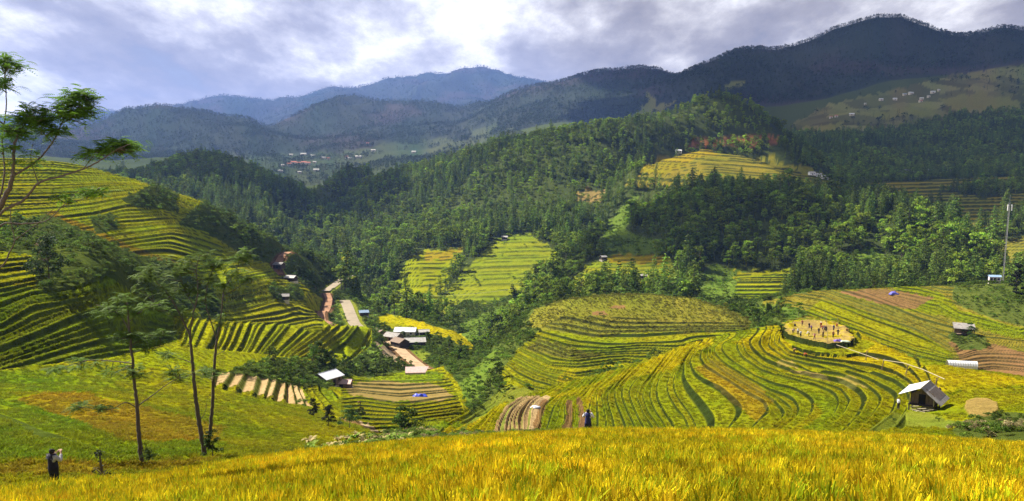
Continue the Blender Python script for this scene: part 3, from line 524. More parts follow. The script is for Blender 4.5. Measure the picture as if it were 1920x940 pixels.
# terraces
Tm = np.zeros(Zm.shape); RIS = np.zeros(Zm.shape, np.float32); HASROW = np.zeros(Zm.shape, bool); DZ = np.zeros(Zm.shape)
for ti, (name, (h, w, warp, poly, rng, rows)) in enumerate(TERR.items()):
    sl, m = mask_of(poly, rng, False)
    f = rows_field(rows)
    xs, ys = Xm[sl], Ym[sl]; sc = 10 + ys * 0.045
    t = (-1 if name in ('field_left', 'saddle') else 1) * f(PXm[sl], PYm[sl]) + warp * fbm(xs / sc, ys / sc, 3, 31 + ti)
    t = t * {'raspberry_hill': 1.55, 'knoll': 1.5, 'right_slope': 1.4}.get(name, 1.0)
    t = t + .55 * vnoise(t * .75, np.zeros_like(t) + ti * 3.3, 17)
    fl = np.floor(t); fr = t - fl
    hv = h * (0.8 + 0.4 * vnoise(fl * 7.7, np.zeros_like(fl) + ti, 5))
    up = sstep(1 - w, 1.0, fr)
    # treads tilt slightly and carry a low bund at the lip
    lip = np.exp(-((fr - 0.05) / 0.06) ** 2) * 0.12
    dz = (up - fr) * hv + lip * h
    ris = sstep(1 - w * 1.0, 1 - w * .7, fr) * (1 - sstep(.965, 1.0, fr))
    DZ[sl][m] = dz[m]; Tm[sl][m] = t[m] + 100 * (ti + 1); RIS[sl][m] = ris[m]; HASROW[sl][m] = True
grow = np.array([COVERS[k][3] or '' for k in CK])
wild = np.isin(grow[COV], ['scrub', 'forest', 'mountain'])
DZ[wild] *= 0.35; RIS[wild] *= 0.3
Zm += DZ
# the two round threshing floors on the hill top, and the drying floor
def flatten(poly, z, cover, rag):
    """level a floor whose outline is seen at height z"""
    u, s_ = ray(*np.array(poly, float).T); Y = z / s_; P = np.stack([u * Y, Y], 1)
    r0, r1 = np.searchsorted(gv, np.log([Y.min() - 4, Y.max() + 4])); sl = (slice(r0, r1), slice(0, NU))
    m = in_poly(P, Xm[sl] + rag * fbm(Xm[sl] / 3.2, Ym[sl] / 3.2, 3, 3), Ym[sl] + rag * fbm(Xm[sl] / 3.2, Ym[sl] / 3.2, 3, 8))
    Zm[sl][m] = z + 0.12 * vnoise(Xm[sl][m] / 1.3, Ym[sl][m] / 1.3, 7) + .10 * vnoise(Xm[sl][m] / .5, Ym[sl][m] / .5, 7); COV[sl][m] = CK.index(cover); RIS[sl][m] = 0; Tm[sl][m] = 0; HASROW[sl][m] = True
cx, cy = ray(1540, 622)[0] * 190.0, 190.0
near = np.hypot(Xm - cx, Ym - cy)
zf = float(np.median(Zm[(np.hypot(Xm - ray(1552, 664)[0] * 174, Ym - 174) < 6)]))     # ground just in front of the floors
PLAT_Z, RING_Z = zf + 2.0, zf + 0.8
cap = PLAT_Z - 0.25 - 0.05 * np.maximum(near - 13, 0)
k_ = (near < 60) & (Ym < 240) & (Ym > 150); Zm[k_] = np.where(Zm[k_] > cap[k_], cap[k_] + (Zm[k_] - cap[k_]) * sstep(34, 60, near[k_]), Zm[k_])
flatten(RING, RING_Z, 'mixed', .9); flatten(PLAT, PLAT_Z, 'straw', .9)
on = np.hypot((Xm - cx) / 1.2, Ym - cy) < 26; pn_ = fbm(Xm / 2.6, Ym / 2.6, 3, 91); COV[on & (COV == CK.index('straw')) & (pn_ > .18)] = CK.index('stubble'); COV[on & (COV == CK.index('straw')) & (pn_ < -.30)] = CK.index('gold')
# bare banks under the two floors are dark turf
sl, m = mask_of(DRY, (80, 130), False); COV[sl][m] = CK.index('drying'); RIS[sl][m] = 0; Tm[sl][m] = 0; Zm[sl][m] += 0.12 - DZ[sl][m]
# roads: bench the ground under each line
def road_line(pts):
    P = np.array(pts, float); n = 40
    k = np.concatenate([[0], np.cumsum(np.hypot(np.diff(P[:, 0]), np.diff(P[:, 1])))]); q = np.linspace(0, k[-1], n)
    px, py, Y = (np.interp(q, k, P[:, i]) for i in range(3))
    for _ in range(3):
        for a in (px, py, Y): a[1:-1] = (a[:-2] + 2 * a[1:-1] + a[2:]) / 4
    u, s = ray(px, py)
    z = base_z(u * Y, Y)
    for _ in range(6): z[1:-1] = (z[:-2] + 2 * z[1:-1] + z[2:]) / 4
    return np.stack([u * Y, Y, z], 1)
ROADW = []
for name, wdt, pts in ROADS:
    L = road_line(pts); ROADW.append((name, wdt, L))
    r0, r1 = np.searchsorted(gv, np.log([L[:, 1].min() - 14, L[:, 1].max() + 14])); uu = L[:, 0] / L[:, 1]
    c0, c1 = np.searchsorted(gu, [uu.min() - .04, uu.max() + .04]); sl = (slice(r0, r1), slice(c0, c1))
    best = np.full(Xm[sl].shape, 1e9); zr = np.zeros_like(best)
    for a, b in zip(L[:-1], L[1:]):
        d = b - a; q = np.clip(((Xm[sl] - a[0]) * d[0] + (Ym[sl] - a[1]) * d[1]) / (d[0] ** 2 + d[1] ** 2), 0, 1)
        dist = np.hypot(Xm[sl] - a[0] - q * d[0], Ym[sl] - a[1] - q * d[1]); k = dist < best
        best[k] = dist[k]; zr[k] = (a[2] + q * d[2])[k]
    f = 1 - sstep(wdt * .62, wdt * 1.7, best)
    Zm[sl] = Zm[sl] * (1 - f) + (zr - 0.10) * f
    COV[sl][best < wdt * .85] = CK.index('cut' if 'dirt' in name else 'grass'); RIS[sl][best < wdt] = 0; HASROW[sl][best < wdt] = False
PXm, PYm = to_px(Uv, Zm / Ym)
def ground(x, y):
    """height of the finished ground"""
    x = np.atleast_1d(np.asarray(x, float)); y = np.atleast_1d(np.asarray(y, float))
    u = x / y; v = np.log(y)
    a = np.clip(np.searchsorted(gu, u) - 1, 0, NU - 2); b = np.clip(np.searchsorted(gv, v) - 1, 0, NV - 2)
    fu = np.clip((u - gu[a]) / (gu[a + 1] - gu[a]), 0, 1); fv = np.clip((v - gv[b]) / (gv[b + 1] - gv[b]), 0, 1)
    return (Zm[b, a] * (1 - fu) + Zm[b, a + 1] * fu) * (1 - fv) + (Zm[b + 1, a] * (1 - fu) + Zm[b + 1, a + 1] * fu) * fv
def cell(x, y):
    u = x / y; return np.clip(np.searchsorted(gv, np.log(y)) - 1, 0, NV - 2), np.clip(np.searchsorted(gu, u) - 1, 0, NU - 2)
def spot(px, Y):
    """ground point at distance Y on the bearing of a picture column (bearing taken on the ground)"""
    py = 600.0
    for _ in range(4):
        u, _s = ray(px, py); z = float(ground(u * Y, Y)[0]); py = float(to_px(u, z / Y)[1])
    return float(u * Y), float(Y), z
def aim(px, py, y0=3.0, y1=9000.0):
    """first ground point met in a picture direction, between two distances"""
    u, s = ray(px, py); Y = np.exp(np.linspace(math.log(y0), math.log(y1), 6000))
    d = ground(u * Y, Y) - s * Y; k = np.argmax(d >= 0)
    if d[k] < 0: k = int(np.argmax(d / Y))
    return float(u * Y[k]), float(Y[k]), float(ground(u * Y[k], Y[k])[0])
# running skyline, to know what each cell hides (positive = rows below the skyline)
HID = PYm - np.minimum.accumulate(PYm, axis=0)
gz = np.hypot(np.gradient(Zm, axis=1) / np.gradient(Xm, axis=1), np.gradient(Zm, axis=0) / np.gradient(Ym, axis=0))
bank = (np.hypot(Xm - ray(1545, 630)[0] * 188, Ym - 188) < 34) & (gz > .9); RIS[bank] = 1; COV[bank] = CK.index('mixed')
# colours
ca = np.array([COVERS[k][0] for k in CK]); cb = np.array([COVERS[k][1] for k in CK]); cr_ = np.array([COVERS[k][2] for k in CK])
sc = 3 + Ym * 0.03
n_a = fbm(Xm / sc, Ym / sc, 4, 41); fl = np.floor(Tm)
tvar = vnoise(fl * 3.17 + .5, Xm / 60.0, 43) * (fl > 0)
mixf = np.clip(0.5 + 0.75 * n_a + 0.45 * tvar, 0, 1)[..., None]
CC = ca[COV] * (1 - mixf) + cb[COV] * mixf
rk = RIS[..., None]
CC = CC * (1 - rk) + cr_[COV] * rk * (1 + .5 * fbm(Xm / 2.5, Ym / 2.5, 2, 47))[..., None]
# dead and reddish stands on the mountains
mt = COV == CK.index('mountain')
dead = sstep(.05, .45, fbm(Xm / 260, Zm / 120 + Ym / 900, 4, 51))[..., None]
CC = np.where(mt[..., None], CC * (1 - .6 * dead) + np.array([.058, .047, .047]) * .6 * dead, CC)
# patchwork of valley fields
fd = COV == CK.index('fields')
pn = vnoise(np.floor(Xm / 55 + .7 * vnoise(Xm / 90, Ym / 90, 2)), np.floor(Ym / 90 + .7 * vnoise(Xm / 90, Ym / 90, 3)), 61)[..., None]
CC = np.where(fd[..., None], CC * (1 + .45 * pn), CC)
# ---------------------------------------------------------------- materials and the ground mesh
def material(name):
    m = bpy.data.materials.new(name); m.use_nodes = True; m.node_tree.nodes.clear(); return m, NT(m.node_tree)
def finish(N, shader): N.n('ShaderNodeOutputMaterial', {0: shader})
def mesh_np(name, verts, faces, mat=None, attrs=None, smooth=False):
    """faces: int array (n,3|4)"""
    me = bpy.data.meshes.new(name); verts = np.asarray(verts, np.float32); faces = np.asarray(faces, np.int32)
    k = faces.shape[1]; me.vertices.add(len(verts)); me.vertices.foreach_set('co', verts.ravel())
    me.loops.add(faces.size); me.loops.foreach_set('vertex_index', faces.ravel())
    me.polygons.add(len(faces)); me.polygons.foreach_set('loop_start', np.arange(0, faces.size, k, dtype=np.int32))
    if smooth: me.polygons.foreach_set('use_smooth', np.ones(len(faces), bool))
    for an, (typ, dat) in (attrs or {}).items():
        a = me.attributes.new(an, typ, 'POINT')
        dat = np.asarray(dat, np.float32)
        if typ == 'FLOAT_COLOR':
            a.data.foreach_set('color', np.concatenate([dat, np.ones((len(dat), 1), np.float32)], 1).ravel())
        elif typ == 'FLOAT': a.data.foreach_set('value', dat.ravel())
        elif typ == 'INT': a.data.foreach_set('value', dat.astype(np.int32).ravel())
        else: a.data.foreach_set('vector', dat.ravel())
    me.update(calc_edges=True); me.validate()
    if mat: me.materials.append(mat)
    return me
def link(name, me, parent=None, **props):
    o = bpy.data.objects.new(name, me); COL.objects.link(o)
    if parent is not None: o.parent = parent
    for k, v in props.items(): o[k] = v
    return o

def ground_material():
    m, N = material('ground'); at = N.n('ShaderNodeAttribute', attribute_name='tint').outputs['Color']
    pos = N.n('ShaderNodeNewGeometry').outputs['Position']
    grain = N.noise(pos, 2.2, 6, 0.7); fine = N.noise(pos, 0.35, 5, 0.65)
    v = N.math('ADD', N.math('MULTIPLY', grain, 0.9), N.math('MULTIPLY', fine, 0.7))
    f = N.ramp(N.math('MULTIPLY', v, 0.625), [(0.30, (.45,.45,.45)), (0.5, (.98,.98,.98)), (0.72, (1.5,1.5,1.5))])
    col = N.mix(1.0, at, f, 'MULTIPLY')
    hue = N.n('ShaderNodeHueSaturation', {'Hue': N.math('ADD', 0.488, N.math('MULTIPLY', N.noise(pos, 0.9, 4, .7), 0.024)), 'Saturation': 1.0, 'Value': 1.0, 'Color': col}).outputs[0]
    rough_n = N.noise(pos, 1.6, 7, 0.8)
    bump = N.n('ShaderNodeBump', {'Strength': 0.9, 'Distance': 0.5, 'Height': rough_n}).outputs[0]
    b = N.n('ShaderNodeBsdfPrincipled', {'Base Color': hue, 'Roughness': 0.9, 'Normal': bump, 'Specular IOR Level': 0.0})
    finish(N, b.outputs[0]); return m
M_GROUND = ground_material()
idx = np.arange(NU * NV, dtype=np.int32).reshape(NV, NU)
F = np.stack([idx[:-1, :-1], idx[:-1, 1:], idx[1:, 1:], idx[1:, :-1]], -1).reshape(-1, 4)
co = np.stack([Xm, Ym, Zm], -1).reshape(-1, 3)
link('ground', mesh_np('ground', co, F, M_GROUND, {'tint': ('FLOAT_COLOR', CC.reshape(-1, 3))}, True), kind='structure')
del co, F, idx
# ---------------------------------------------------------------- plants
rng = np.random.default_rng(7)
def leaf_material(name, instanced, trans=0.35, rough=0.65, spec=0.10, objcol=False):
    m, N = material(name)
    leaf = N.n('ShaderNodeAttribute', attribute_name='leafc').outputs['Color']
    if instanced:
        t = N.n('ShaderNodeAttribute', attribute_name='itint', attribute_type='INSTANCER').outputs['Color']
        rnd = N.n('ShaderNodeObjectInfo').outputs['Random']
        col = N.mix(1.0, leaf, t, 'MULTIPLY')
    elif objcol:
        oi = N.n('ShaderNodeObjectInfo'); rnd = oi.outputs['Random']; col = N.mix(1.0, leaf, oi.outputs['Color'], 'MULTIPLY')
    else:
        rnd = None; col = leaf
    if rnd is not None:
        col = N.n('ShaderNodeHueSaturation', {'Hue': N.math('ADD', 0.485, N.math('MULTIPLY', rnd, 0.03)), 'Saturation': 1.0, 'Value': N.math('ADD', 0.8, N.math('MULTIPLY', rnd, 0.4)), 'Color': col}).outputs[0]
    b = N.n('ShaderNodeBsdfPrincipled', {'Base Color': col, 'Roughness': rough, 'Specular IOR Level': spec})
    tr = N.n('ShaderNodeBsdfTranslucent', {'Color': col})
    finish(N, N.n('ShaderNodeMixShader', {0: trans, 1: b.outputs[0], 2: tr.outputs[0]}).outputs[0]); return m
M_LEAF_I = leaf_material('foliage_mass', True); M_LEAF_O = leaf_material('foliage', False, objcol=True)
M_RICE = leaf_material('rice_plants', True, trans=0.4, rough=0.8, spec=0.04)
def bark_material(name, c):
    m, N = material(name); pos = N.n('ShaderNodeTexCoord').outputs['Object']
    n = N.noise(N.n('ShaderNodeMapping', {'Vector': pos, 'Scale': (9, 9, 1.6)}).outputs[0], 3, 6, .7)
    col = N.ramp(n, [(.3, tuple(x * .45 for x in c)), (.6, c), (.8, tuple(x * 1.5 for x in c))])
    b = N.n('ShaderNodeBsdfPrincipled', {'Base Color': col, 'Roughness': .9, 'Normal': N.n('ShaderNodeBump', {'Strength': .6, 'Distance': .03, 'Height': n}).outputs[0]})
    finish(N, b.outputs[0]); return m
M_BARK = bark_material('bark', (.10, .075, .055))

class Geo:
    """collects vertices, quads and a per-vertex colour"""
    def __init__(s): s.v = []; s.f = []; s.c = []; s.n = 0
    def add(s, v, f, c):
        v = np.asarray(v, float); s.v.append(v); s.f.append(np.asarray(f, int) + s.n); s.c.append(np.broadcast_to(np.asarray(c, float), v.shape)); s.n += len(v)
    def cards(s, P, size, col, up=0.3, aspect=1.0, r=rng):
        """leaf-clump faces at points P"""
        n = len(P); d = r.normal(size=(n, 3)); d[:, 2] *= 1 - up; d /= np.linalg.norm(d, axis=1)[:, None]
        e = np.cross(d, r.normal(size=(n, 3))); e /= np.linalg.norm(e, axis=1)[:, None] + 1e-9
        sz = (np.asarray(size) * (0.6 + 0.8 * r.random(n)))[:, None]
        a, b = d * sz * aspect, e * sz
        k = r.uniform(.5, 1, (n, 4, 1))
        V = np.stack([P - a * k[:, 0], P - b * k[:, 1] * .8, P + a * k[:, 2], P + b * k[:, 3] * .8], 1).reshape(-1, 3)
        s.add(V, np.arange(4 * n).reshape(n, 4), np.repeat(np.broadcast_to(col, (n, 3)), 4, 0))
    def tube(s, P, rad, col, k=5):
        P = np.asarray(P, float); n = len(P); rad = np.broadcast_to(rad, (n,))
        T = np.gradient(P, axis=0); T /= np.linalg.norm(T, axis=1)[:, None] + 1e-9
        A = np.cross(T, [0.3, 0.9, 0.25]); A /= np.linalg.norm(A, axis=1)[:, None] + 1e-9; B = np.cross(T, A)
        th = np.linspace(0, 2 * np.pi, k, endpoint=False)
        V = P[:, None] + rad[:, None, None] * (A[:, None] * np.cos(th)[None, :, None] + B[:, None] * np.sin(th)[None, :, None])
        i = np.arange(n * k).reshape(n, k); j = np.roll(i, -1, 1)
        s.add(V.reshape(-1, 3), np.stack([i[:-1], j[:-1], j[1:], i[1:]], -1).reshape(-1, 4), col)
    def strip(s, P, wid, side, col):
        """bent blade along P, width array, sideways vector"""
        P = np.asarray(P, float); w = np.asarray(wid)[:, None] * np.asarray(side)[None]
        V = np.stack([P - w, P + w], 1).reshape(-1, 3); n = len(P); i = np.arange(n - 1) * 2
        s.add(V, np.stack([i, i + 1, i + 3, i + 2], 1), col)
    def mesh(s, name, mat, smooth=False):
        return mesh_np(name, np.concatenate(s.v), np.concatenate(s.f), mat, {'leafc': ('FLOAT_COLOR', np.concatenate(s.c))}, smooth)

def shade_cols(n, r, amt=.35): return np.clip(1 + amt * r.normal(size=(n, 1)), .4, 1.9) * np.array([1, 1, 1.0]) * (1 + .08 * r.normal(size=(n, 3)))
def crown_conifer(g, r, whorls=15, per=7, cards=4, full=1.0):
    for k in range(whorls):
        z = .10 + .88 * (k / whorls) ** .95; rad = .21 * full * (1 - z) ** .55 * r.uniform(.75, 1.2) + .012
        for b in range(per):
            if r.random() < .10: continue
            a = r.uniform(0, 6.283); L = rad * r.uniform(.6, 1.15); q = np.linspace(.25, 1, cards)
            P = np.stack([np.cos(a) * L * q, np.sin(a) * L * q, z + .03 * q - .09 * L / .2 * q ** 2 + r.normal(0, .006, cards)], 1)
            g.cards(P, .034 * (1.1 - .5 * z), shade_cols(cards, r, .25), up=.75, aspect=1.5, r=r)
    g.cards(np.stack([r.normal(0, .006, 6), r.normal(0, .006, 6), np.linspace(.93, 1.0, 6)], 1), .016, shade_cols(6, r), aspect=2, r=r)
def crown_broad(g, r, blobs=15, per=28, lo=.34, wide=.30, size=.042):
    for k in range(blobs):
        z = r.uniform(lo + .06, .93); w = wide * math.sin(min(1, (1.02 - z) / (1 - lo) * 1.25 + .1) * 1.45)
        a = r.uniform(0, 6.283); q = math.sqrt(r.random()) * w; c = np.array([math.cos(a) * q, math.sin(a) * q, z]); rb = r.uniform(.07, .125) * (wide / .3)
        D = r.normal(size=(per, 3)); D /= np.linalg.norm(D, axis=1)[:, None]; D[:, 2] = np.where(D[:, 2] < -.2, -D[:, 2], D[:, 2])
        tone = np.clip(1 + .22 * r.normal(), .6, 1.5)
        g.cards(c + D * rb * r.uniform(.5, 1.08, (per, 1)) * np.array([1, 1, .8]), size, tone * shade_cols(per, r, .22), up=.35, r=r)
def crown_bush(g, r, blobs=9, per=24):
    for k in range(blobs):
        a = r.uniform(0, 6.283); q = math.sqrt(r.random()) * .42; z = .18 + .62 * (1 - q / .6) * r.uniform(.4, 1)
        D = r.normal(size=(per, 3)); D /= np.linalg.norm(D, axis=1)[:, None]; D[:, 2] = np.abs(D[:, 2]) * .9 - .1
        tone = np.clip(1 + .25 * r.normal(), .6, 1.6)
        g.cards(np.array([math.cos(a) * q, math.sin(a) * q, z]) + D * r.uniform(.16, .26) * r.uniform(.5, 1.05, (per, 1)), .048, tone * shade_cols(per, r, .2), up=.3, r=r)
def banana(g, r):
    for k in range(11):
        a = r.uniform(0, 6.283); d = np.array([math.cos(a), math.sin(a), 0]); s_ = np.array([-d[1], d[0], 0]); L = r.uniform(.45, .75); q = np.linspace(0, 1, 6)
        P = np.outer(q * L * .8, d) + np.stack([0 * q, 0 * q, .35 + .65 * np.sin(q * r.uniform(1.6, 2.6)) * L], 1)
        g.strip(P, .085 * np.array([.3, .9, 1, .95, .7, .1]), s_ + np.array([0, 0, .15]), (1.5, 1.5, 1.3) * np.array(r.uniform(.8, 1.2)))
def trunk_simple(g, r, h, rad, col=(.10, .075, .055), limbs=0):
    q = np.linspace(0, 1, 5); w = np.cumsum(r.normal(0, .012, (5, 2)), 0)
    g.tube(np.stack([w[:, 0], w[:, 1], q * h - .02], 1), rad * (1 - .75 * q), col)
    for k in range(limbs):
        a = r.uniform(0, 6.283); z = h * r.uniform(.45, .85); L = r.uniform(.12, .25)
        g.tube([(w[2, 0], w[2, 1], z), (math.cos(a) * L * .5, math.sin(a) * L * .5, z + .09), (math.cos(a) * L, math.sin(a) * L, z + .2)], [rad * .45, rad * .3, rad * .12], col, 4)
LIB = {}
def variant(key, build, mats=M_LEAF_I):
    c = LIB.get(key)
    if c is None: c = LIB[key] = bpy.data.collections.new('library_' + key)
    g = Geo(); build(g); me = g.mesh('%s_shape' % key, mats)
    o = bpy.data.objects.new('%s_%02d' % (key, len(c.objects)), me); c.objects.link(o); return o
def tree_conifer(seed, full=1.0, **k):
    def f(g):
        r = np.random.default_rng(seed); crown_conifer(g, r, full=full, **k); trunk_simple(g, r, .95, .016, (1.1, .8, .7))
    return f
def tree_broad(seed, **k):
    def f(g):
        r = np.random.default_rng(seed); crown_broad(g, r, **k); trunk_simple(g, r, .75, .02, (1.1, .8, .7), 3)
    return f
for i in range(4): variant('forest', tree_conifer(10 + i, 1.0 + .2 * (i % 2)))
for i in range(4): variant('forest', tree_broad(30 + i, lo=.22 + .06 * i, wide=.27 + .03 * (i % 3)))
for i in range(3): variant('mountain', tree_conifer(50 + i, 1.5, whorls=7, per=5, cards=2))
for i in range(2): variant('mountain', tree_broad(55 + i, blobs=8, per=8, lo=.3, size=.085))
def bare(seed):
    def f(g):
        r = np.random.default_rng(seed); trunk_simple(g, r, .95, .018, (1.3, 1.0, 1.0), 4); crown_broad(g, r, blobs=7, per=5, lo=.6, wide=.16, size=.05)
    return f
for i in range(2): variant('mountain', bare(60 + i))
for i in range(5):
    variant('scrub', lambda g, i=i: crown_bush(g, np.random.default_rng(70 + i), 8 + i, 60))
for i in range(2): variant('scrub', tree_broad(80 + i, lo=.15, wide=.34, blobs=18, per=52, size=.036))
variant('scrub', lambda g: banana(g, np.random.default_rng(90)))
def rice_hill(seed, n=26, hgt=.66, spread=.17, wide=.0052, pan=22):
    """one hill of ripe rice: bent leaves and nodding ears"""
    def f(g):
        r = np.random.default_rng(seed)
        for k in range(n + pan):
            a = r.uniform(0, 6.283); d = np.array([math.cos(a), math.sin(a), 0]); ear = k >= n
            lean = r.uniform(.05, .5) * (1.2 if ear else 1); H = hgt * r.uniform(.72, 1.08) * (1.0 if not ear else .98)
            q = np.linspace(0, 1, 5)
            out = spread * r.uniform(.1, .6) + lean * H * q ** 2 * .55
            z = H * (q - (.34 if ear else .14) * np.clip(q - .6, 0, 1) ** 1.2 * 1.6 * (lean + .4))
            P = np.outer(out, d) + np.stack([0 * q, 0 * q, z], 1)
            if ear: g.strip(P, wide * np.array([.2, .25, .5, 2.2, 1.1]), np.array([-d[1], d[0], .15]), np.array([1.2, 1.08, .8]) * r.uniform(.75, 1.3))
            else:
                c = np.array([.92, 1.0, .9]) * r.uniform(.65, 1.2) if r.random() < .6 else np.array([1.08, 1.0, 1.0]) * r.uniform(.8, 1.25)
                g.strip(P, wide * np.array([.7, 1, 1, .8, .1]), np.array([-d[1], d[0], .1]), c)
    return f
for i in range(6): variant('rice', rice_hill(100 + i), M_RICE)
def rice_tuft(seed):
    def f(g):
        r = np.random.default_rng(seed)
        for k in range(46):
            a = r.uniform(0, 6.283); q0 = math.sqrt(r.random()) * .5; b = r.uniform(0, 6.283); d = np.array([math.cos(b), math.sin(b), 0]); H = r.uniform(.34, .6); q = np.linspace(0, 1, 3)
            P = np.array([math.cos(a) * q0, math.sin(a) * q0, -.12]) + np.outer(.25 * q ** 2, d) + np.stack([0 * q, 0 * q, (H + .12) * (q - .15 * q ** 3)], 1)
            g.strip(P, np.array([.02, .028, .012]), np.array([-d[1], d[0], .1]), np.array([1.05, 1.0, .95]) * r.uniform(.6, 1.35))
    return f
for i in range(5): variant('tuft', rice_tuft(120 + i), M_RICE)

def scatter(name, key, P, hgt, tint, vid, lean=.06, sq=None, kind='stuff'):
    """one object whose points carry plants of a library"""
    n = len(P); rot = np.stack([rng.normal(0, lean, n), rng.normal(0, lean, n), rng.uniform(0, 6.283, n)], 1)
    hgt = np.asarray(hgt); scl = (hgt[:, None] if hgt.ndim == 1 else hgt) * np.ones((n, 3)); w = rng.uniform(.8, 1.25, n)[:, None]; scl[:, :2] *= w
    me = bpy.data.meshes.new(name); me.vertices.add(n); me.vertices.foreach_set('co', np.asarray(P, np.float32).ravel())
    for an, typ, fld, dat in (('rot', 'FLOAT_VECTOR', 'vector', rot), ('scl', 'FLOAT_VECTOR', 'vector', scl), ('vid', 'INT', 'value', vid), ('itint', 'FLOAT_COLOR', 'color', np.concatenate([tint, np.ones((n, 1))], 1))):
        a = me.attributes.new(an, typ, 'POINT'); a.data.foreach_set(fld, np.asarray(dat, np.int32 if typ == 'INT' else np.float32).ravel())
    o = link(name, me, kind=kind)
    ng = bpy.data.node_groups.new(name + '_planting', 'GeometryNodeTree')
    ng.interface.new_socket('Geometry', in_out='INPUT', socket_type='NodeSocketGeometry'); ng.interface.new_socket('Geometry', in_out='OUTPUT', socket_type='NodeSocketGeometry')
    gi = ng.nodes.new('NodeGroupInput'); go = ng.nodes.new('NodeGroupOutput'); ip = ng.nodes.new('GeometryNodeInstanceOnPoints'); ci = ng.nodes.new('GeometryNodeCollectionInfo')
    ci.inputs['Collection'].default_value = LIB[key]; ci.inputs['Separate Children'].default_value = True; ci.inputs['Reset Children'].default_value = True
    ip.inputs['Pick Instance'].default_value = True
    def attr(nm, t):
        q = ng.nodes.new('GeometryNodeInputNamedAttribute'); q.data_type = t; q.inputs['Name'].default_value = nm; return next(x for x in q.outputs if x.enabled and x.name == 'Attribute')
    L = ng.links.new
    L(gi.outputs[0], ip.inputs['Points']); L(ci.outputs[0], ip.inputs['Instance']); L(attr('vid', 'INT'), ip.inputs['Instance Index']); L(attr('rot', 'FLOAT_VECTOR'), ip.inputs['Rotation']); L(attr('scl', 'FLOAT_VECTOR'), ip.inputs['Scale']); L(ip.outputs[0], go.inputs[0])
    md = o.modifiers.new('planting', 'NODES'); md.node_group = ng
    return o
CELL_A = (np.gradient(gu)[None, :] * np.gradient(gv)[:, None]) * Ym * Ym
SITES = [(712,632),(738,640),(761,630),(750,651),(778,650),(795,630),(614,722),(643,727),(779,702),(524,507),(546,527),(532,562),(682,592),(946,449),(1131,487),(1206,522),(1272,287),(1522,328),(1534,331),(1546,326),(1806,628),(1803,690),(1864,535),(788,744),(1676,552),(1733,768)]
SITE_P = np.array([aim(px, py, 60, 1100)[:2] for px, py in SITES])
def clear_of(P, margin=1.0):
    """True for points that stand on no building plot, yard or road"""
    k = np.ones(len(P), bool)
    for q in SITE_P: k &= np.hypot(P[:, 0] - q[0], P[:, 1] - q[1]) > 5.2 * margin
    for _, wdt, L in ROADW:
        near = (P[:, 0] > L[:, 0].min() - 9) & (P[:, 0] < L[:, 0].max() + 9) & (P[:, 1] > L[:, 1].min() - 9) & (P[:, 1] < L[:, 1].max() + 9); i = np.nonzero(near)[0]
        if len(i): d = np.hypot(P[i, None, 0] - L[None, :, 0], P[i, None, 1] - L[None, :, 1]).min(1); k[i[d < wdt * .5 + 1.6]] = False
    return k
def sample(density):
    """random ground points, density per square metre given per cell"""
    lam = density * CELL_A; cnt = rng.poisson(lam); b, a = np.nonzero(cnt); k = cnt[b, a]; b = np.repeat(b, k); a = np.repeat(a, k)
    b2 = np.minimum(b + 1, NV - 1); a2 = np.minimum(a + 1, NU - 1); fb, fa = rng.random(len(b)), rng.random(len(b))
    u = gu[a] * (1 - fa) + gu[a2] * fa; v = gv[b] * (1 - fb) + gv[b2] * fb; Y = np.exp(v)
    z = (Zm[b, a] * (1 - fa) + Zm[b, a2] * fa) * (1 - fb) + (Zm[b2, a] * (1 - fa) + Zm[b2, a2] * fa) * fb
    P = np.stack([u * Y, Y, z], 1); k = clear_of(P); return P[k], b[k], a[k]
seen = lambda lim: (HID < lim) & (PXm > -220) & (PXm < 2140)
isC = lambda *n: np.isin(COV, [CK.index(x) for x in n])
# --- forest across the valley
clump = fbm(Xm / 30, Ym / 30, 3, 71)
fo = isC('forest') & (Ym < 1900) & seen(70)
P, b, a = sample(np.where(fo, np.where(Ym < 800, .046, .036) * np.clip(1 + 1.1 * clump, .15, 2), 0))
kindn = fbm(P[:, 0] / 90, P[:, 1] / 90, 3, 72) + rng.normal(0, .25, len(P))
con = kindn > .10
hF = np.where(con, rng.uniform(8, 15, len(P)), rng.uniform(6, 11, len(P))) * np.exp(rng.normal(0, .22, len(P))) * (1 + .25 * fbm(P[:, 0] / 60, P[:, 1] / 60, 2, 73)); hF = np.where(P[:, 1] < 800, hF * 1.25, hF)
vF = np.where(con, rng.integers(0, 4, len(P)), rng.integers(4, 8, len(P)))
tn = fbm(P[:, 0] / 45, P[:, 1] / 45, 3, 74)[:, None]
tF = np.where(con[:, None], np.array([.105, .160, .022]), np.array([.145, .210, .018])) * (1 + .5 * tn) * rng.uniform(.6, 1.5, (len(P), 1))
# the ones that show largest stand as trees of their own
vis = HID[b, a] < 4
size = np.where(vis, hF / P[:, 1], 0); inx = (PXm[b, a] > 0) & (PXm[b, a] < 1920); size = size * inx
order = np.argsort(-size); pick = order[:300]; rest = np.ones(len(P), bool); rest[pick] = False
scatter('forest', 'forest', P[rest], hF[rest], tF[rest], vF[rest])
FOREST_PICK = (P[pick], hF[pick], tF[pick], vF[pick])
print('forest', len(P))
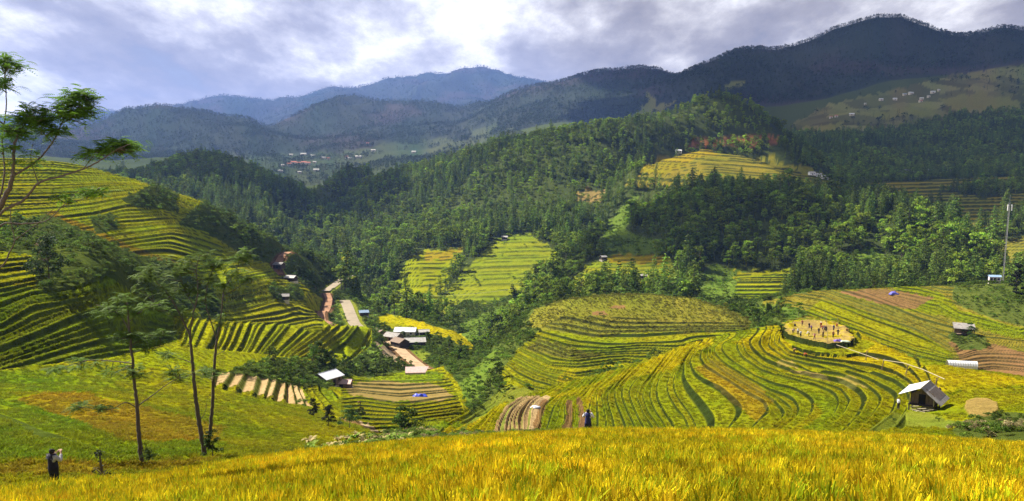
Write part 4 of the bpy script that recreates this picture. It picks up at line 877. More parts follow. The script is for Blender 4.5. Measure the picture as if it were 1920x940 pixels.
# --- woods on the mountains
dens = np.where(isC('mountain') & seen(40), np.clip(.012 * (2600 / Ym) ** 2, 0, .013) * np.clip(1 + 1.2 * fbm(Xm / 90, Ym / 90, 3, 75), .1, 2.2), 0)
dens = np.where(isC('mountain') & (HID < 1.5) & (PYm < 220) & (Ym < 4000) & (np.roll(HID, -6, 0) > .2), dens * 1.6, dens)
dens += np.where(isC('fields', 'vfields') & seen(30), np.where(isC('vfields'), .0065, .0026) * np.clip(.3 + 2.5 * fbm(Xm / 120, Ym / 120, 3, 76), 0, 3), 0)
P, b, a = sample(dens)
dd = sstep(.05, .45, fbm(P[:, 0] / 260, P[:, 2] / 120 + P[:, 1] / 900, 4, 51))
isdead = rng.random(len(P)) < dd * .4
h = rng.uniform(8, 17, len(P)) * np.where(P[:, 1] > 5000, 1.5, 1)
tint = np.where(isdead[:, None], np.array([.065, .052, .050]), np.array([.036, .056, .024])) * rng.uniform(.7, 1.35, (len(P), 1))
topb = (P[:, 2] > 470) & (PXm[b, a] > 1480) & (PXm[b, a] < 1760) & (P[:, 1] < 3300)
vid = np.where(isdead | (topb & (rng.random(len(P)) < .7)), rng.integers(5, 7, len(P)), rng.integers(0, 5, len(P)))
scatter('mountain_woods', 'mountain', P, h, tint, vid)
print('mountain', len(P))
# --- undergrowth
sc_ = isC('scrub') & seen(50)
P, b, a = sample(np.where(sc_, np.where(Ym < 120, .5, np.where((PXm < 430) & (Ym < 430), .28, .2)) * np.clip(1 + 1.0 * fbm(Xm / 12, Ym / 12, 3, 77), .1, 2), 0) + np.where(isC('lightscrub') & seen(50), .10, 0) * np.clip(1 + fbm(Xm / 12, Ym / 12, 3, 78), .1, 2) + np.where(isC('dry') & seen(50), .55, 0) + np.where(isC('grass', 'cut') & seen(50) & (Ym > 60), .02, 0) + np.where(isC('lit_far') & seen(50), .004, 0))
big = fbm(P[:, 0] / 22, P[:, 1] / 22, 3, 79)
ls = isC('lightscrub')[b, a]; dr = isC('dry')[b, a]
h = np.exp(rng.normal(.75 + .6 * big, .38, len(P))); h = np.where(ls, h * .7, h); h = np.where(dr, h * .32, h); h = np.where(P[:, 1] < 130, np.minimum(h * .45, 1.3), h); h = np.where((PXm[b, a] > 1500) & (P[:, 1] > 180) & (P[:, 1] < 330), np.minimum(h * .6, 2.4), h); h = np.clip(h, .4, 8)
h = np.where((PXm[b, a] < 430) & (P[:, 1] < 430), np.minimum(h * .72, 3.6), h)
vid = np.where(h > 3.4, rng.integers(5, 7, len(P)), rng.integers(0, 5, len(P)))
ban = (fbm(P[:, 0] / 18, P[:, 1] / 18, 2, 80) > .25) & (PXm[b, a] > 500) & (PXm[b, a] < 780) & (PYm[b, a] > 560) & (h < 3.6); vid = np.where(ban, 7, vid)
tint = np.where(ls[:, None], np.array([.12, .19, .02]), np.array([.10, .155, .018])) * (1 + .5 * fbm(P[:, 0] / 15, P[:, 1] / 15, 2, 81)[:, None]) * rng.uniform(.7, 1.35, (len(P), 1))
tint = np.where(dr[:, None], np.array([.19, .19, .03]) * rng.uniform(.6, 1.3, (len(P), 1)), tint)
tint = np.where((rng.random(len(P)) < .3)[:, None] & (P[:, 1:2] < 110), np.array([.30, .25, .12]), tint)
size = np.where((HID[b, a] < 3) & (h > 3.4) & (vid != 7) & (PXm[b, a] > 0) & (PXm[b, a] < 1920) & (P[:, 1] > 120), h / P[:, 1], 0)
pick = np.argsort(-size)[:110]; rest = np.ones(len(P), bool); rest[pick] = False
SHRUB_PICK = (P[pick], h[pick], tint[pick], np.where(vid[pick] < 5, 5 + vid[pick] % 2, vid[pick]))
scatter('undergrowth', 'scrub', P[rest], h[rest], tint[rest], vid[rest], lean=.12)
print('scrub', len(P))
# --- rice
isrice = np.isin(COV, [i for i, k in enumerate(CK) if COVERS[k][3] == 'rice'])
nf = isC('goldfield') & (Ym > 9) & (Ym < 62) & (PXm > -420) & (PXm < 2340)
P, b, a = sample(np.where(nf, np.where(Ym < 46, 25, 12), 0))
gap = fbm(P[:, 0] / 1.6, P[:, 1] / 1.6, 3, 85)
tint = CC[b, a] * (1 + .40 * gap[:, None]) * rng.uniform(.6, 1.35, (len(P), 1)) * np.where(rng.random((len(P), 1)) < .25, np.array([[.55, .85, .9]]), 1.0)
scatter('ripe_rice', 'rice', P, rng.uniform(.88, 1.16, len(P)) * (1 + .14 * gap), tint, rng.integers(0, 6, len(P)), lean=.12)
print('rice', len(P))
ri = isrice & (Ym < 430) & ~nf & seen(25) & (RIS < .03)
dens = np.where(ri, np.clip(2.6 * (90 / Ym) ** 1.6, .10, 5), 0)
P, b, a = sample(dens)
s_ = np.clip(.55 + P[:, 1] / 700, .55, .9)
tint = CC[b, a] * rng.uniform(.84, 1.18, (len(P), 1))
hs = s_ * rng.uniform(.8, 1.15, len(P)); scatter('terrace_rice', 'tuft', P, np.stack([hs, hs, hs * np.where(P[:, 1] < 62, .6, .42)], 1), tint, rng.integers(0, 5, len(P)), lean=.1)
print('tufts', len(P))
# ---------------------------------------------------------------- the air and the clouds that shade the far slopes
def haze_box():
    m = bpy.data.materials.new('haze'); m.use_nodes = True; m.node_tree.nodes.clear(); N = NT(m.node_tree)
    v = N.n('ShaderNodeVolumePrincipled', {'Color': (0.23, 0.40, 1.0, 1), 'Density': HAZE, 'Anisotropy': 0.2})
    N.t.links.new(v.outputs[0], N.n('ShaderNodeOutputMaterial').inputs['Volume'])
    x, y0, y1, z0, z1 = 19000, -60, 10600, float(Zm.min()) - 1.5, max(float(Zm.max()) + 40, 60)
    V = [(-x, y0, z0), (x, y0, z0), (x, y1, z0), (-x, y1, z0), (-x, y0, z1), (x, y0, z1), (x, y1, z1), (-x, y1, z1)]
    link('haze', mesh_np('haze', V, [(0, 3, 2, 1), (4, 5, 6, 7), (0, 1, 5, 4), (1, 2, 6, 5), (2, 3, 7, 6), (3, 0, 4, 7)], m), kind='stuff')
    return z1
HAZE = 5.8e-5
HAZE_TOP = haze_box()
print('haze top', HAZE_TOP)
def cloud_material():
    # thin cloud: part of the sun comes through
    m, N = material('cloud'); b = N.n('ShaderNodeBsdfDiffuse', {'Color': (.85, .85, .86, 1)}); t = N.n('ShaderNodeBsdfTranslucent', {'Color': (.7, .7, .72, 1)})
    finish(N, N.n('ShaderNodeMixShader', {0: .36, 1: N.n('ShaderNodeMixShader', {0: .35, 1: b.outputs[0], 2: t.outputs[0]}).outputs[0], 2: N.n('ShaderNodeBsdfTransparent').outputs[0]}).outputs[0]); return m
M_CLOUD = cloud_material()
def cloud_over(targets, alt, seed, step=60, grain=420, amount=420):
    """a flat-bottomed cloud whose shade falls on the given ground ellipses (x, y, z, rx, ry)"""
    pad = step * 5; k = 1 / math.tan(SUN_EL); hx, hy = math.sin(SUN_AZ) * k, math.cos(SUN_AZ) * k
    E = [(x + hx * (alt - z), y + hy * (alt - z), rx, ry) for x, y, z, rx, ry in targets]
    x0 = min(e[0] - e[2] for e in E) - pad; x1 = max(e[0] + e[2] for e in E) + pad; y0 = min(e[1] - e[3] for e in E) - pad; y1 = max(e[1] + e[3] for e in E) + 300
    gx = np.arange(x0, x1, step); gy = np.arange(y0, y1, step); X, Y = np.meshgrid(gx, gy)
    f = np.full(X.shape, -9.0)
    for ex, ey, rx, ry in E: f = np.maximum(f, 1 - np.hypot((X - ex) / rx, (Y - ey) / ry))
    f = f + .30 * fbm(X / grain, Y / grain, 4, seed)
    t = np.clip(f, 0, None) ** .6 * amount * (1 + .5 * fbm(X / grain * 1.6, Y / grain * 1.6, 4, seed + 1))
    ins = f > 0
    q = ins[:-1, :-1] | ins[1:, :-1] | ins[:-1, 1:] | ins[1:, 1:]
    i = np.arange(X.size).reshape(X.shape); F = np.stack([i[:-1, :-1], i[:-1, 1:], i[1:, 1:], i[1:, :-1]], -1)[q]
    top = np.stack([X, Y, alt + t], -1).reshape(-1, 3); bot = np.stack([X, Y, alt - .12 * t - 4], -1).reshape(-1, 3)
    use, inv = np.unique(F, return_inverse=True); F = inv.reshape(F.shape); n = len(use)
    link('cloud', mesh_np('cloud', np.concatenate([top[use], bot[use]]), np.concatenate([F, F[:, ::-1] + n]), M_CLOUD, smooth=True), kind='structure')
ALT = max(HAZE_TOP + 120, 1750)
cloud_over([(1250, 2300, 300, 1150, 900), (900, 1500, 120, 560, 430), (2300, 2900, 420, 1100, 900), (620, 1080, 40, 260, 260), (470, 860, 0, 150, 130), (900, 3100, 350, 500, 600)], ALT, 5)
cloud_over([(-620, 1250, 40, 480, 330), (-350, 1450, 60, 260, 230)], ALT + 60, 15)
cloud_over([(130, 640, 0, 120, 60), (250, 700, 10, 90, 70)], ALT + 20, 25, 14, 110, 60)
# ---------------------------------------------------------------- helpers for things
def thing(name, label, cat, loc=(0, 0, 0), rotz=0.0, group=None):
    o = bpy.data.objects.new(name, None); COL.objects.link(o); o.empty_display_size = .3
    o.location = loc; o.rotation_euler = (0, 0, rotz); o['label'] = label; o['category'] = cat
    if group: o['group'] = group
    return o
def tag(o, label, cat, group=None):
    o['label'] = label; o['category'] = cat
    if group: o['group'] = group
    return o
_pm = {}
def paint(name, col, rough=.75, var=.25, scale=6, wave=0.0, spec=.3, metal=0.0, streak=None):
    """weathered paint, plaster, wood, sheet metal: a colour broken by stains, optional corrugation along local x"""
    if name in _pm: return _pm[name]
    m, N = material(name); pos = N.n('ShaderNodeTexCoord').outputs['Object']
    n = N.noise(N.n('ShaderNodeMapping', {'Vector': pos, 'Scale': streak or (1, 1, 1)}).outputs[0], scale, 6, .65)
    c = N.ramp(n, [(.25, tuple(x * (1 - var * 1.6) for x in col)), (.5, col), (.75, tuple(min(1, x * (1 + var)) for x in col))])
    k = {'Base Color': c, 'Roughness': rough, 'Specular IOR Level': spec, 'Metallic': metal}
    if wave:
        w = N.n('ShaderNodeTexWave', {'Vector': pos, 'Scale': wave}, wave_type='BANDS', bands_direction='X').outputs['Fac']
        k['Normal'] = N.n('ShaderNodeBump', {'Strength': .5, 'Distance': .03, 'Height': w}).outputs[0]
    b = N.n('ShaderNodeBsdfPrincipled', k); finish(N, b.outputs[0]); _pm[name] = m; return m
class MB:
    """boxes, slabs and tubes gathered into one mesh"""
    def __init__(s): s.v = []; s.f = []
    def box(s, x0, x1, y0, y1, z0, z1):
        i = len(s.v); s.v += [(x0, y0, z0), (x1, y0, z0), (x1, y1, z0), (x0, y1, z0), (x0, y0, z1), (x1, y0, z1), (x1, y1, z1), (x0, y1, z1)]
        s.f += [tuple(i + q for q in f) for f in ((0, 3, 2, 1), (4, 5, 6, 7), (0, 1, 5, 4), (1, 2, 6, 5), (2, 3, 7, 6), (3, 0, 4, 7))]; return s
    def slab(s, quad, t):
        """a sheet given by four corners, thickened downwards"""
        q = [Vector(p) for p in quad]; n = (q[1] - q[0]).cross(q[3] - q[0]).normalized() * t
        if n.z < 0: n = -n
        i = len(s.v); s.v += [tuple(p) for p in q] + [tuple(p - n) for p in q]
        s.f += [tuple(i + k for k in f) for f in ((0, 1, 2, 3), (7, 6, 5, 4), (0, 4, 5, 1), (1, 5, 6, 2), (2, 6, 7, 3), (3, 7, 4, 0))]; return s
    def bar(s, a, b, r, k=6, r2=None):
        a, b = Vector(a), Vector(b); d = (b - a).normalized(); u = d.orthogonal().normalized(); w = d.cross(u); i = len(s.v)
        for c, rr in ((a, r), (b, r if r2 is None else r2)):
            for j in range(k): t = 2 * math.pi * j / k; s.v.append(tuple(c + (u * math.cos(t) + w * math.sin(t)) * rr))
        for j in range(k): s.f.append((i + j, i + (j + 1) % k, i + k + (j + 1) % k, i + k + j))
        s.f += [tuple(i + j for j in range(k))[::-1], tuple(i + k + j for j in range(k))]; return s
    def prism(s, pts, y0, y1):
        """outline in x,z pushed from y0 to y1"""
        n = len(pts); i = len(s.v); s.v += [(x, y0, z) for x, z in pts] + [(x, y1, z) for x, z in pts]
        s.f += [tuple(range(i, i + n)), tuple(range(i + 2 * n - 1, i + n - 1, -1))] + [(i + j, i + n + j, i + n + (j + 1) % n, i + (j + 1) % n) for j in range(n)]; return s
    def build(s, name, mat, parent=None, smooth=False):
        me = bpy.data.meshes.new(name); me.from_pydata(s.v, [], s.f); me.materials.append(mat)
        bm = bmesh.new(); bm.from_mesh(me); bmesh.ops.recalc_face_normals(bm, faces=bm.faces); bm.to_mesh(me); bm.free()
        if smooth: me.polygons.foreach_set('use_smooth', [True] * len(me.polygons))
        me.update(); return link(name, me, parent)
# ---------------------------------------------------------------- roads
M_CONC = paint('concrete', (.25, .205, .14), .9, .15, .25); M_DIRT = paint('red_dirt', (.27, .14, .07), .95, .35, .3); M_LANE = paint('pale_dirt', (.33, .23, .13), .95, .3, .3)
for name, wdt, L in ROADW:
    T = np.gradient(L[:, :2], axis=0); T /= np.linalg.norm(T, axis=1)[:, None] + 1e-9; Nn = np.stack([T[:, 1], -T[:, 0]], 1)
    ks = np.array([-.5, -.25, 0, .25, .5]); crown_ = np.array([0, .05, .07, .05, 0])
    V = np.concatenate([np.stack([L[:, 0] + Nn[:, 0] * wdt * k, L[:, 1] + Nn[:, 1] * wdt * k, L[:, 2] + .2 + c], 1)[:, None] for k, c in zip(ks, crown_)], 1).reshape(-1, 3)
    i = np.arange(len(L) * 5).reshape(-1, 5); F = np.stack([i[:-1, :-1], i[:-1, 1:], i[1:, 1:], i[1:, :-1]], -1).reshape(-1, 4)
    link(name, mesh_np(name, V, F, {'concrete_road': M_CONC, 'dirt_road': M_DIRT, 'dirt_lane': M_LANE}[name], smooth=True), kind='structure')
# ---------------------------------------------------------------- single trees out of the forest and the undergrowth
def library_meshes(key, nvar, crown_fn):
    out = []
    for i in range(nvar):
        gc, gt = Geo(), Geo(); crown_fn(i, gc, gt); out.append((gc.mesh('%s_crown' % key, M_LEAF_O), gt.mesh('%s_trunk' % key, M_BARK)))
    return out
def forest_fn(i, gc, gt):
    r = np.random.default_rng(210 + i)
    if i < 4: crown_conifer(gc, r, whorls=18, per=8, cards=5, full=1.0 + .2 * (i % 2)); trunk_simple(gt, r, .95, .016)
    else: crown_broad(gc, r, blobs=18, per=34, lo=.2 + .05 * (i - 4), wide=.27 + .03 * (i % 3)); trunk_simple(gt, r, .78, .02, limbs=4)
def shrub_fn(i, gc, gt):
    r = np.random.default_rng(250 + i); crown_broad(gc, r, blobs=18, per=34, lo=.12, wide=.36, size=.05); trunk_simple(gt, r, .6, .03, limbs=3)
FM = library_meshes('tree', 8, forest_fn); SM = library_meshes('shrub', 4, shrub_fn)
def plant_one(name, me, P, h, tint, label, cat, group):
    t = thing(name, label, cat, P, rng.uniform(0, 6.28), group); t.scale = (h * rng.uniform(.9, 1.2),) * 2 + (h,); t.scale[1] = t.scale[0]
    c = link('crown', me[0], t); c.color = (*np.clip(tint, 0, 1), 1); link('trunk', me[1], t); return t
def zone(px):
    return ('above the winding road' if px < 740 else 'beside the bright terraces across the ravine' if px < 1060 else 'behind the rounded scrubby knoll' if px < 1440 else 'behind the terraces below the radio mast')
for P_, h_, t_, v_ in zip(*FOREST_PICK):
    px = float(to_px(P_[0] / P_[1], P_[2] / P_[1])[0]); cn = v_ < 4; sz = 'tall' if h_ > 15 else 'mid-sized' if h_ > 11 else 'low'
    plant_one('conifer_tree' if cn else 'broadleaf_tree', FM[v_], P_, h_, t_, '%s %s in the forest %s' % (sz, 'dark narrow conifer' if cn else 'round leafy tree', zone(px)), 'tree', '%ss in the forest %s' % ('conifers' if cn else 'leafy trees', zone(px)))
for k, (P_, h_, t_, v_) in enumerate(zip(*SHRUB_PICK)):
    px, py = to_px(P_[0] / P_[1], P_[2] / P_[1])
    where = ('on the left terraced hillside' if px < 400 and py < 600 else 'on the crest of the left hill by the red road' if px < 600 and py < 560 else 'in the thicket around the hamlet' if px < 850 else 'on the ravine bank below the rounded knoll' if px < 1100 else 'in the hollow between the rounded knoll and the round hill' if px < 1500 and py > 545 else 'on the scrubby slope at the right')
    plant_one('shrub', SM[k % 4], P_, h_, t_, '%s dark leafy shrub %s' % ('big' if h_ > 5 else 'rounded', where), 'shrub', 'shrubs ' + where)
# ---------------------------------------------------------------- three slender trees of the near field and the tree at the left edge
def at(px, py, Y, dy=0.0):
    Y = Y + dy; u, s = ray(px, py); return np.array([u * Y, Y, s * Y])
def smooth_path(P, n=24):
    P = np.asarray(P, float); k = np.linspace(0, len(P) - 1, n); i = np.minimum(k.astype(int), len(P) - 2); f = (k - i)[:, None]
    a, b, c, d = P[np.maximum(i - 1, 0)], P[i], P[i + 1], P[np.minimum(i + 2, len(P) - 1)]
    return .5 * ((2 * b) + (-a + c) * f + (2 * a - 5 * b + 4 * c - d) * f ** 2 + (-a + 3 * b - 3 * c + d) * f ** 3)
def spray(g, p, d, L, leaf, col, r, pairs=7):
    """one feathered leaf: a drooping rib with leaflets on both sides"""
    d = d / (np.linalg.norm(d) + 1e-9); q = np.linspace(0, 1, pairs + 1)[1:]; side = np.cross(d, [0, 0, 1]); side /= np.linalg.norm(side) + 1e-9
    rib = p + np.outer(q * L, d) - np.outer(q ** 2 * L * r.uniform(.15, .55), [0, 0, 1])
    up = np.cross(side, d); w = leaf * (.65 + .5 * np.sin(np.pi * q))
    V, n = [], len(q)
    for s_ in (-1, 1):
        o = side * s_ + d * .45 - up * r.uniform(-.1, .35); o /= np.linalg.norm(o); t = np.cross(o, up) + r.normal(0, .25, 3); t /= np.linalg.norm(t)
        a = rib; m = rib + np.outer(w * .5, o); e = rib + np.outer(w, o) - np.outer(w * .15, [0, 0, 1])
        V.append(np.stack([a, m + np.outer(w * .24, t), e, m - np.outer(w * .24, t)], 1).reshape(-1, 3))
    V = np.concatenate(V); g.add(V, np.arange(len(V)).reshape(-1, 4), np.asarray(col) * r.uniform(.7, 1.35))
def slender_tree(name, label, Y, limbs, clumps, leaf, seed, col, base):
    """limbs: (path of picture directions, radius at start, radius at end, depth offset); clumps: (px, py, rx, ry, sprays)"""
    r = np.random.default_rng(seed); gt, gc = Geo(), Geo(); nodes = []
    base = np.array(base)
    for path, r0, r1, dy in limbs:
        P = np.array([at(x, y, Y, dy * i / max(1, len(path) - 1)) for i, (x, y) in enumerate(path)]); S = smooth_path(P, 8 * len(path)) - base
        S[1:-1] += r.normal(0, r0 * .12, (len(S) - 2, 3)); gt.tube(S, np.linspace(r0, r1, len(S)), (.1, .08, .06), 7); nodes.append(S[len(S) // 4:])
    nodes = np.concatenate(nodes)
    for x, y, rx, ry, n in clumps:
        c = at(x, y, Y) - base; wx, wz = rx * Y / FOC, ry * Y / FOC; wy = min(wx, 1.6); wz *= 1.25
        subs = c + r.normal(0, .45, (max(3, n // 14), 3)) * np.array([wx, wy, wz])
        for sc_ in subs:
            k = np.argsort(((nodes - sc_) ** 2).sum(1) + .5 * np.maximum(nodes[:, 2] - sc_[2], 0))[0]; a = nodes[k]; mid = (a + sc_) / 2 + r.normal(0, .06, 3) + np.array([0, 0, -.05])
            tw = smooth_path([a, mid, sc_], 7); gt.tube(tw, np.linspace(.016, .006, 7) * (1 + Y / 60), (.1, .08, .06), 4)
            for m in range(14):
                f = r.uniform(.45, 1.05); p = a * (1 - f) + sc_ * f + r.normal(0, .13, 3) * np.array([1, 1, .45]); an = r.uniform(0, 6.283)
                dv = np.array([math.cos(an), math.sin(an), r.uniform(-.3, .7)]); spray(gc, p, dv, leaf * r.uniform(3.2, 5.0), leaf, col, r)
    t = thing(name, label, 'tree', base); link('trunk', gt.mesh('trunk', M_BARK, True), t); link('crown', gc.mesh('crown', M_LEAF_D), t); return t
M_LEAF_D = leaf_material('leaves', False, trans=.4)
def foot(px, Y): x, y, z = spot(px, Y); return (x, y, z - .05)
LEAFC = (.095, .16, .026)
slender_tree('slender_tree', 'single slender tree with layered crown in the green field at left', 42,
  [([(267, 872), (261, 818), (257, 763), (251, 705), (246, 650), (241, 600), (240, 572)], .125, .03, 0), ([(258, 762), (288, 740), (315, 720), (338, 707)], .035, .012, .8), ([(257, 765), (235, 755), (205, 768), (150, 764)], .03, .01, -.7), ([(248, 682), (215, 678), (165, 676), (115, 690)], .035, .012, .5), ([(248, 684), (235, 690), (215, 700)], .025, .01, -.8), ([(242, 618), (225, 592), (200, 578), (180, 572)], .035, .012, .6), ([(241, 605), (262, 585), (285, 572)], .03, .012, -.5), ([(245, 648), (275, 632), (305, 622)], .03, .01, .7), ([(247, 662), (280, 655), (310, 648)], .025, .01, -.6), ([(262, 818), (270, 850)], .02, .02, .2)],
  [(200, 585, 32, 13, 105), (238, 570, 26, 14, 105), (280, 578, 24, 14, 93), (232, 628, 26, 14, 68), (275, 640, 36, 18, 117), (300, 625, 20, 14, 49), (230, 700, 26, 12, 62), (165, 682, 44, 10, 68), (118, 692, 22, 8, 34), (142, 768, 30, 12, 31), (205, 760, 14, 8, 14), (325, 700, 18, 10, 17), (258, 690, 18, 12, 24)], .125, 301, LEAFC, foot(268, 42))
slender_tree('slender_tree', 'left trunk of the leaning tree pair with wide airy crown', 48,
  [([(384, 852), (373, 790), (367, 740), (362, 690), (356, 629)], .15, .075, 0), ([(356, 629), (342, 599), (322, 562), (300, 535), (280, 515)], .06, .015, .8), ([(356, 629), (362, 590), (371, 548), (368, 505), (375, 480)], .06, .014, -.5), ([(345, 603), (318, 588), (290, 570)], .03, .01, -.8), ([(364, 575), (345, 540), (335, 505)], .03, .01, .9), ([(359, 680), (335, 672), (306, 664)], .03, .01, .5), ([(363, 700), (350, 705), (330, 712)], .025, .01, .6), ([(374, 790), (384, 775), (388, 755)], .02, .01, .3)],
  [(272, 520, 28, 18, 105), (310, 505, 34, 20, 124), (300, 548, 34, 18, 93), (345, 500, 30, 18, 111), (352, 540, 30, 20, 86), (335, 580, 30, 16, 55), (372, 485, 26, 12, 74), (318, 665, 18, 10, 22), (335, 712, 22, 14, 55), (375, 520, 20, 16, 55)], .135, 302, (.105, .16, .034), foot(383, 48))
slender_tree('slender_tree', 'right trunk of the leaning tree pair, straighter and thinner', 48.8,
  [([(390, 838), (394, 810), (398, 763), (401, 708), (404, 659), (407, 635)], .125, .065, 0), ([(407, 638), (396, 605), (386, 570), (390, 530), (402, 500)], .045, .012, -.6), ([(407, 636), (415, 588), (420, 545), (438, 515), (452, 485)], .05, .012, .6), ([(419, 555), (445, 540), (470, 520)], .025, .008, -.5), ([(400, 712), (385, 705), (378, 700)], .02, .01, .4), ([(403, 668), (425, 655)], .02, .008, .3)],
  [(405, 500, 34, 16, 105), (440, 488, 32, 14, 93), (466, 470, 24, 10, 55), (470, 518, 24, 10, 43), (425, 530, 30, 16, 68), (395, 555, 24, 16, 49), (392, 702, 18, 10, 34), (410, 600, 20, 12, 17)], .135, 303, (.095, .155, .030), foot(392, 48.8))
lx, ly, lz = spot(-150, 27)
slender_tree('leaning_tree', 'tree at the left edge reaching in with dark limbs and feathery leaves', 27,
  [([(-150, 985), (-140, 800), (-110, 620), (-60, 500), (-20, 425), (0, 388), (18, 348), (25, 321), (27, 277), (34, 250), (58, 222)], .16, .016, 0), ([(25, 330), (67, 303), (98, 268), (116, 232), (139, 196), (158, 168)], .036, .01, .8), ([(-50, 480), (0, 402), (45, 375), (72, 344), (116, 330), (156, 317), (192, 299), (220, 280), (245, 270)], .05, .010, -.9), ([(-55, 490), (0, 424), (40, 420), (85, 415), (116, 388), (156, 348)], .035, .009, .6), ([(-80, 560), (0, 503), (18, 473), (27, 451), (20, 410), (22, 380)], .03, .01, .3), ([(27, 451), (76, 415), (100, 392)], .016, .008, .2), ([(-10, 405), (8, 330), (4, 260), (12, 200), (10, 140), (20, 112)], .035, .01, 1.0), ([(98, 268), (75, 240), (60, 205)], .02, .008, -.5), ([(116, 232), (150, 215), (172, 205)], .018, .008, .5), ([(72, 344), (58, 300), (62, 270)], .02, .008, .4), ([(156, 317), (170, 300), (180, 285)], .015, .006, -.3), ([(192, 299), (160, 290), (130, 285)], .013, .005, .4), ([(116, 388), (150, 375), (180, 360)], .014, .006, .4)],
  [(25, 240, 35, 24, 195), (58, 222, 33, 19, 195), (30, 285, 33, 19, 91), (88, 212, 33, 22, 169), (128, 190, 33, 17, 195), (150, 172, 26, 13, 143), (150, 215, 26, 15, 117), (110, 240, 28, 15, 91), (228, 268, 26, 11, 143), (246, 276, 17, 8, 72), (205, 285, 24, 8, 35), (165, 290, 28, 11, 35), (12, 118, 22, 13, 109), (6, 155, 19, 11, 72), (22, 105, 13, 6, 35), (140, 366, 33, 11, 54), (178, 358, 17, 8, 26)], .10, 304, (.10, .20, .022), (lx, ly, lz - .05))
# ---------------------------------------------------------------- buildings
M_WOOD = paint('grey_wood', (.16, .115, .08), .9, .4, 5, streak=(1, 1, .2)); M_DARKWOOD = paint('dark_wood', (.06, .045, .035), .9, .4, 5, streak=(1, 1, .2))
M_ASB = paint('weathered_sheet', (.27, .25, .235), .8, .35, 1.2, wave=3); M_ASBW = paint('pale_sheet', (.40, .385, .36), .75, .25, 1.2, wave=3); M_RUST = paint('dark_sheet', (.13, .105, .09), .85, .4, 1.5, wave=3)
M_BROWNROOF = paint('brown_tiles', (.20, .145, .11), .9, .35, 2, wave=4); M_TARP = paint('white_tarp', (.58, .60, .66), .5, .08, 1.5); M_BLUE = paint('blue_tarp', (.03, .05, .42), .45, .3, 2); M_WHITE = paint('white_paint', (.74, .73, .74), .7, .1, 2)
M_PINKW = paint('pinkish_plaster', (.70, .60, .66), .8, .1, 2); M_PINK = paint('faded_pink_sheet', (.52, .36, .33), .7, .2, 1.5, wave=3); M_DARK = paint('opening', (.012, .011, .010), .9, .2, 2); M_BAMBOO = paint('bamboo', (.34, .29, .19), .7, .25, 6); M_REDTILE = paint('red_tiles', (.36, .10, .06), .85, .25, 2)
M_STEEL = paint('galvanised_steel', (.30, .30, .31), .5, .2, 4, metal=.5); M_ANT = paint('antenna_shell', (.72, .72, .72), .5, .05, 2); M_BLUEROOF = paint('blue_sheet', (.22, .32, .46), .6, .2, 2, wave=3); M_CREAM = paint('cream_plaster', (.52, .47, .38), .85, .15, 2)
PI = math.pi
def house(name, label, cat, loc, rotz, L, Wd, H, roof, wall, rise=None, over=.4, doors=1, windows=2, stilts=0.0, group=None, door_side=-1):
    """gabled house: ridge along local x, front towards -y"""
    t = thing(name, label, cat, loc, rotz, group); rise = rise or Wd * .28; b = stilts
    w = MB(); w.prism([(-Wd / 2, b), (Wd / 2, b), (Wd / 2, b + H), (0, b + H + rise), (-Wd / 2, b + H)], -L / 2, L / 2)
    wo = w.build('wall', wall, t); wo.rotation_euler = (0, 0, PI / 2)
    e = rise / (Wd / 2); y1 = Wd / 2 + over; zr = b + H + rise + .06; ze = zr - e * y1; x1 = L / 2 + over
    r = MB(); r.slab([(-x1, 0, zr), (x1, 0, zr), (x1, -y1, ze), (-x1, -y1, ze)], .07); r.slab([(-x1, .004, zr), (x1, .004, zr), (x1, y1, ze), (-x1, y1, ze)], .07); r.bar((-x1, 0, zr + .02), (x1, 0, zr + .02), .09)
    r.build('roof', roof, t)
    for k in range(doors):
        x = (k - (doors - 1) / 2) * L * .4; d = MB().box(x - .5, x + .5, door_side * (Wd / 2 + .03) - .03, door_side * (Wd / 2 + .03) + .03, b + .02, b + min(2.0, H - .2)).build('door', M_DARK, t)
    for k in range(windows):
        x = (k - (windows - 1) / 2) * L * .62 + (.0 if windows > 1 else L * .28); f = MB().box(x - .45, x + .45, door_side * (Wd / 2 + .02) - .02, door_side * (Wd / 2 + .02) + .02, b + H * .42, b + H * .78).build('window', M_DARKWOOD, t)
        MB().box(x - .36, x + .36, door_side * (Wd / 2 + .045) - .01, door_side * (Wd / 2 + .045) + .01, b + H * .47, b + H * .73).build('pane', M_DARK, f)
    if stilts:
        for x in (-L / 2 + .2, L / 2 - .2):
            for y in (-Wd / 2 + .2, Wd / 2 - .2): MB().bar((x, y, -1.2), (x, y, b), .1).build('post', M_DARKWOOD, t)
        MB().box(-L / 2, L / 2, -Wd / 2, Wd / 2, b - .12, b - .004).build('floor_deck', M_WOOD, t)
    else:
        MB().box(-L / 2 - .15, L / 2 + .15, -Wd / 2 - .15, Wd / 2 + .15, -2.2, -.003).build('plinth', M_CREAM, t)
    return t
def put(px, Y, dz=0.0): x, y, z = spot(px, Y); return (x, y, z + dz)
def put_at(px, py, y0, y1, dz=0.0): x, y, z = aim(px, py, y0, y1); return (x, y, z + dz)
HG = 'houses of the hamlet by the lane'
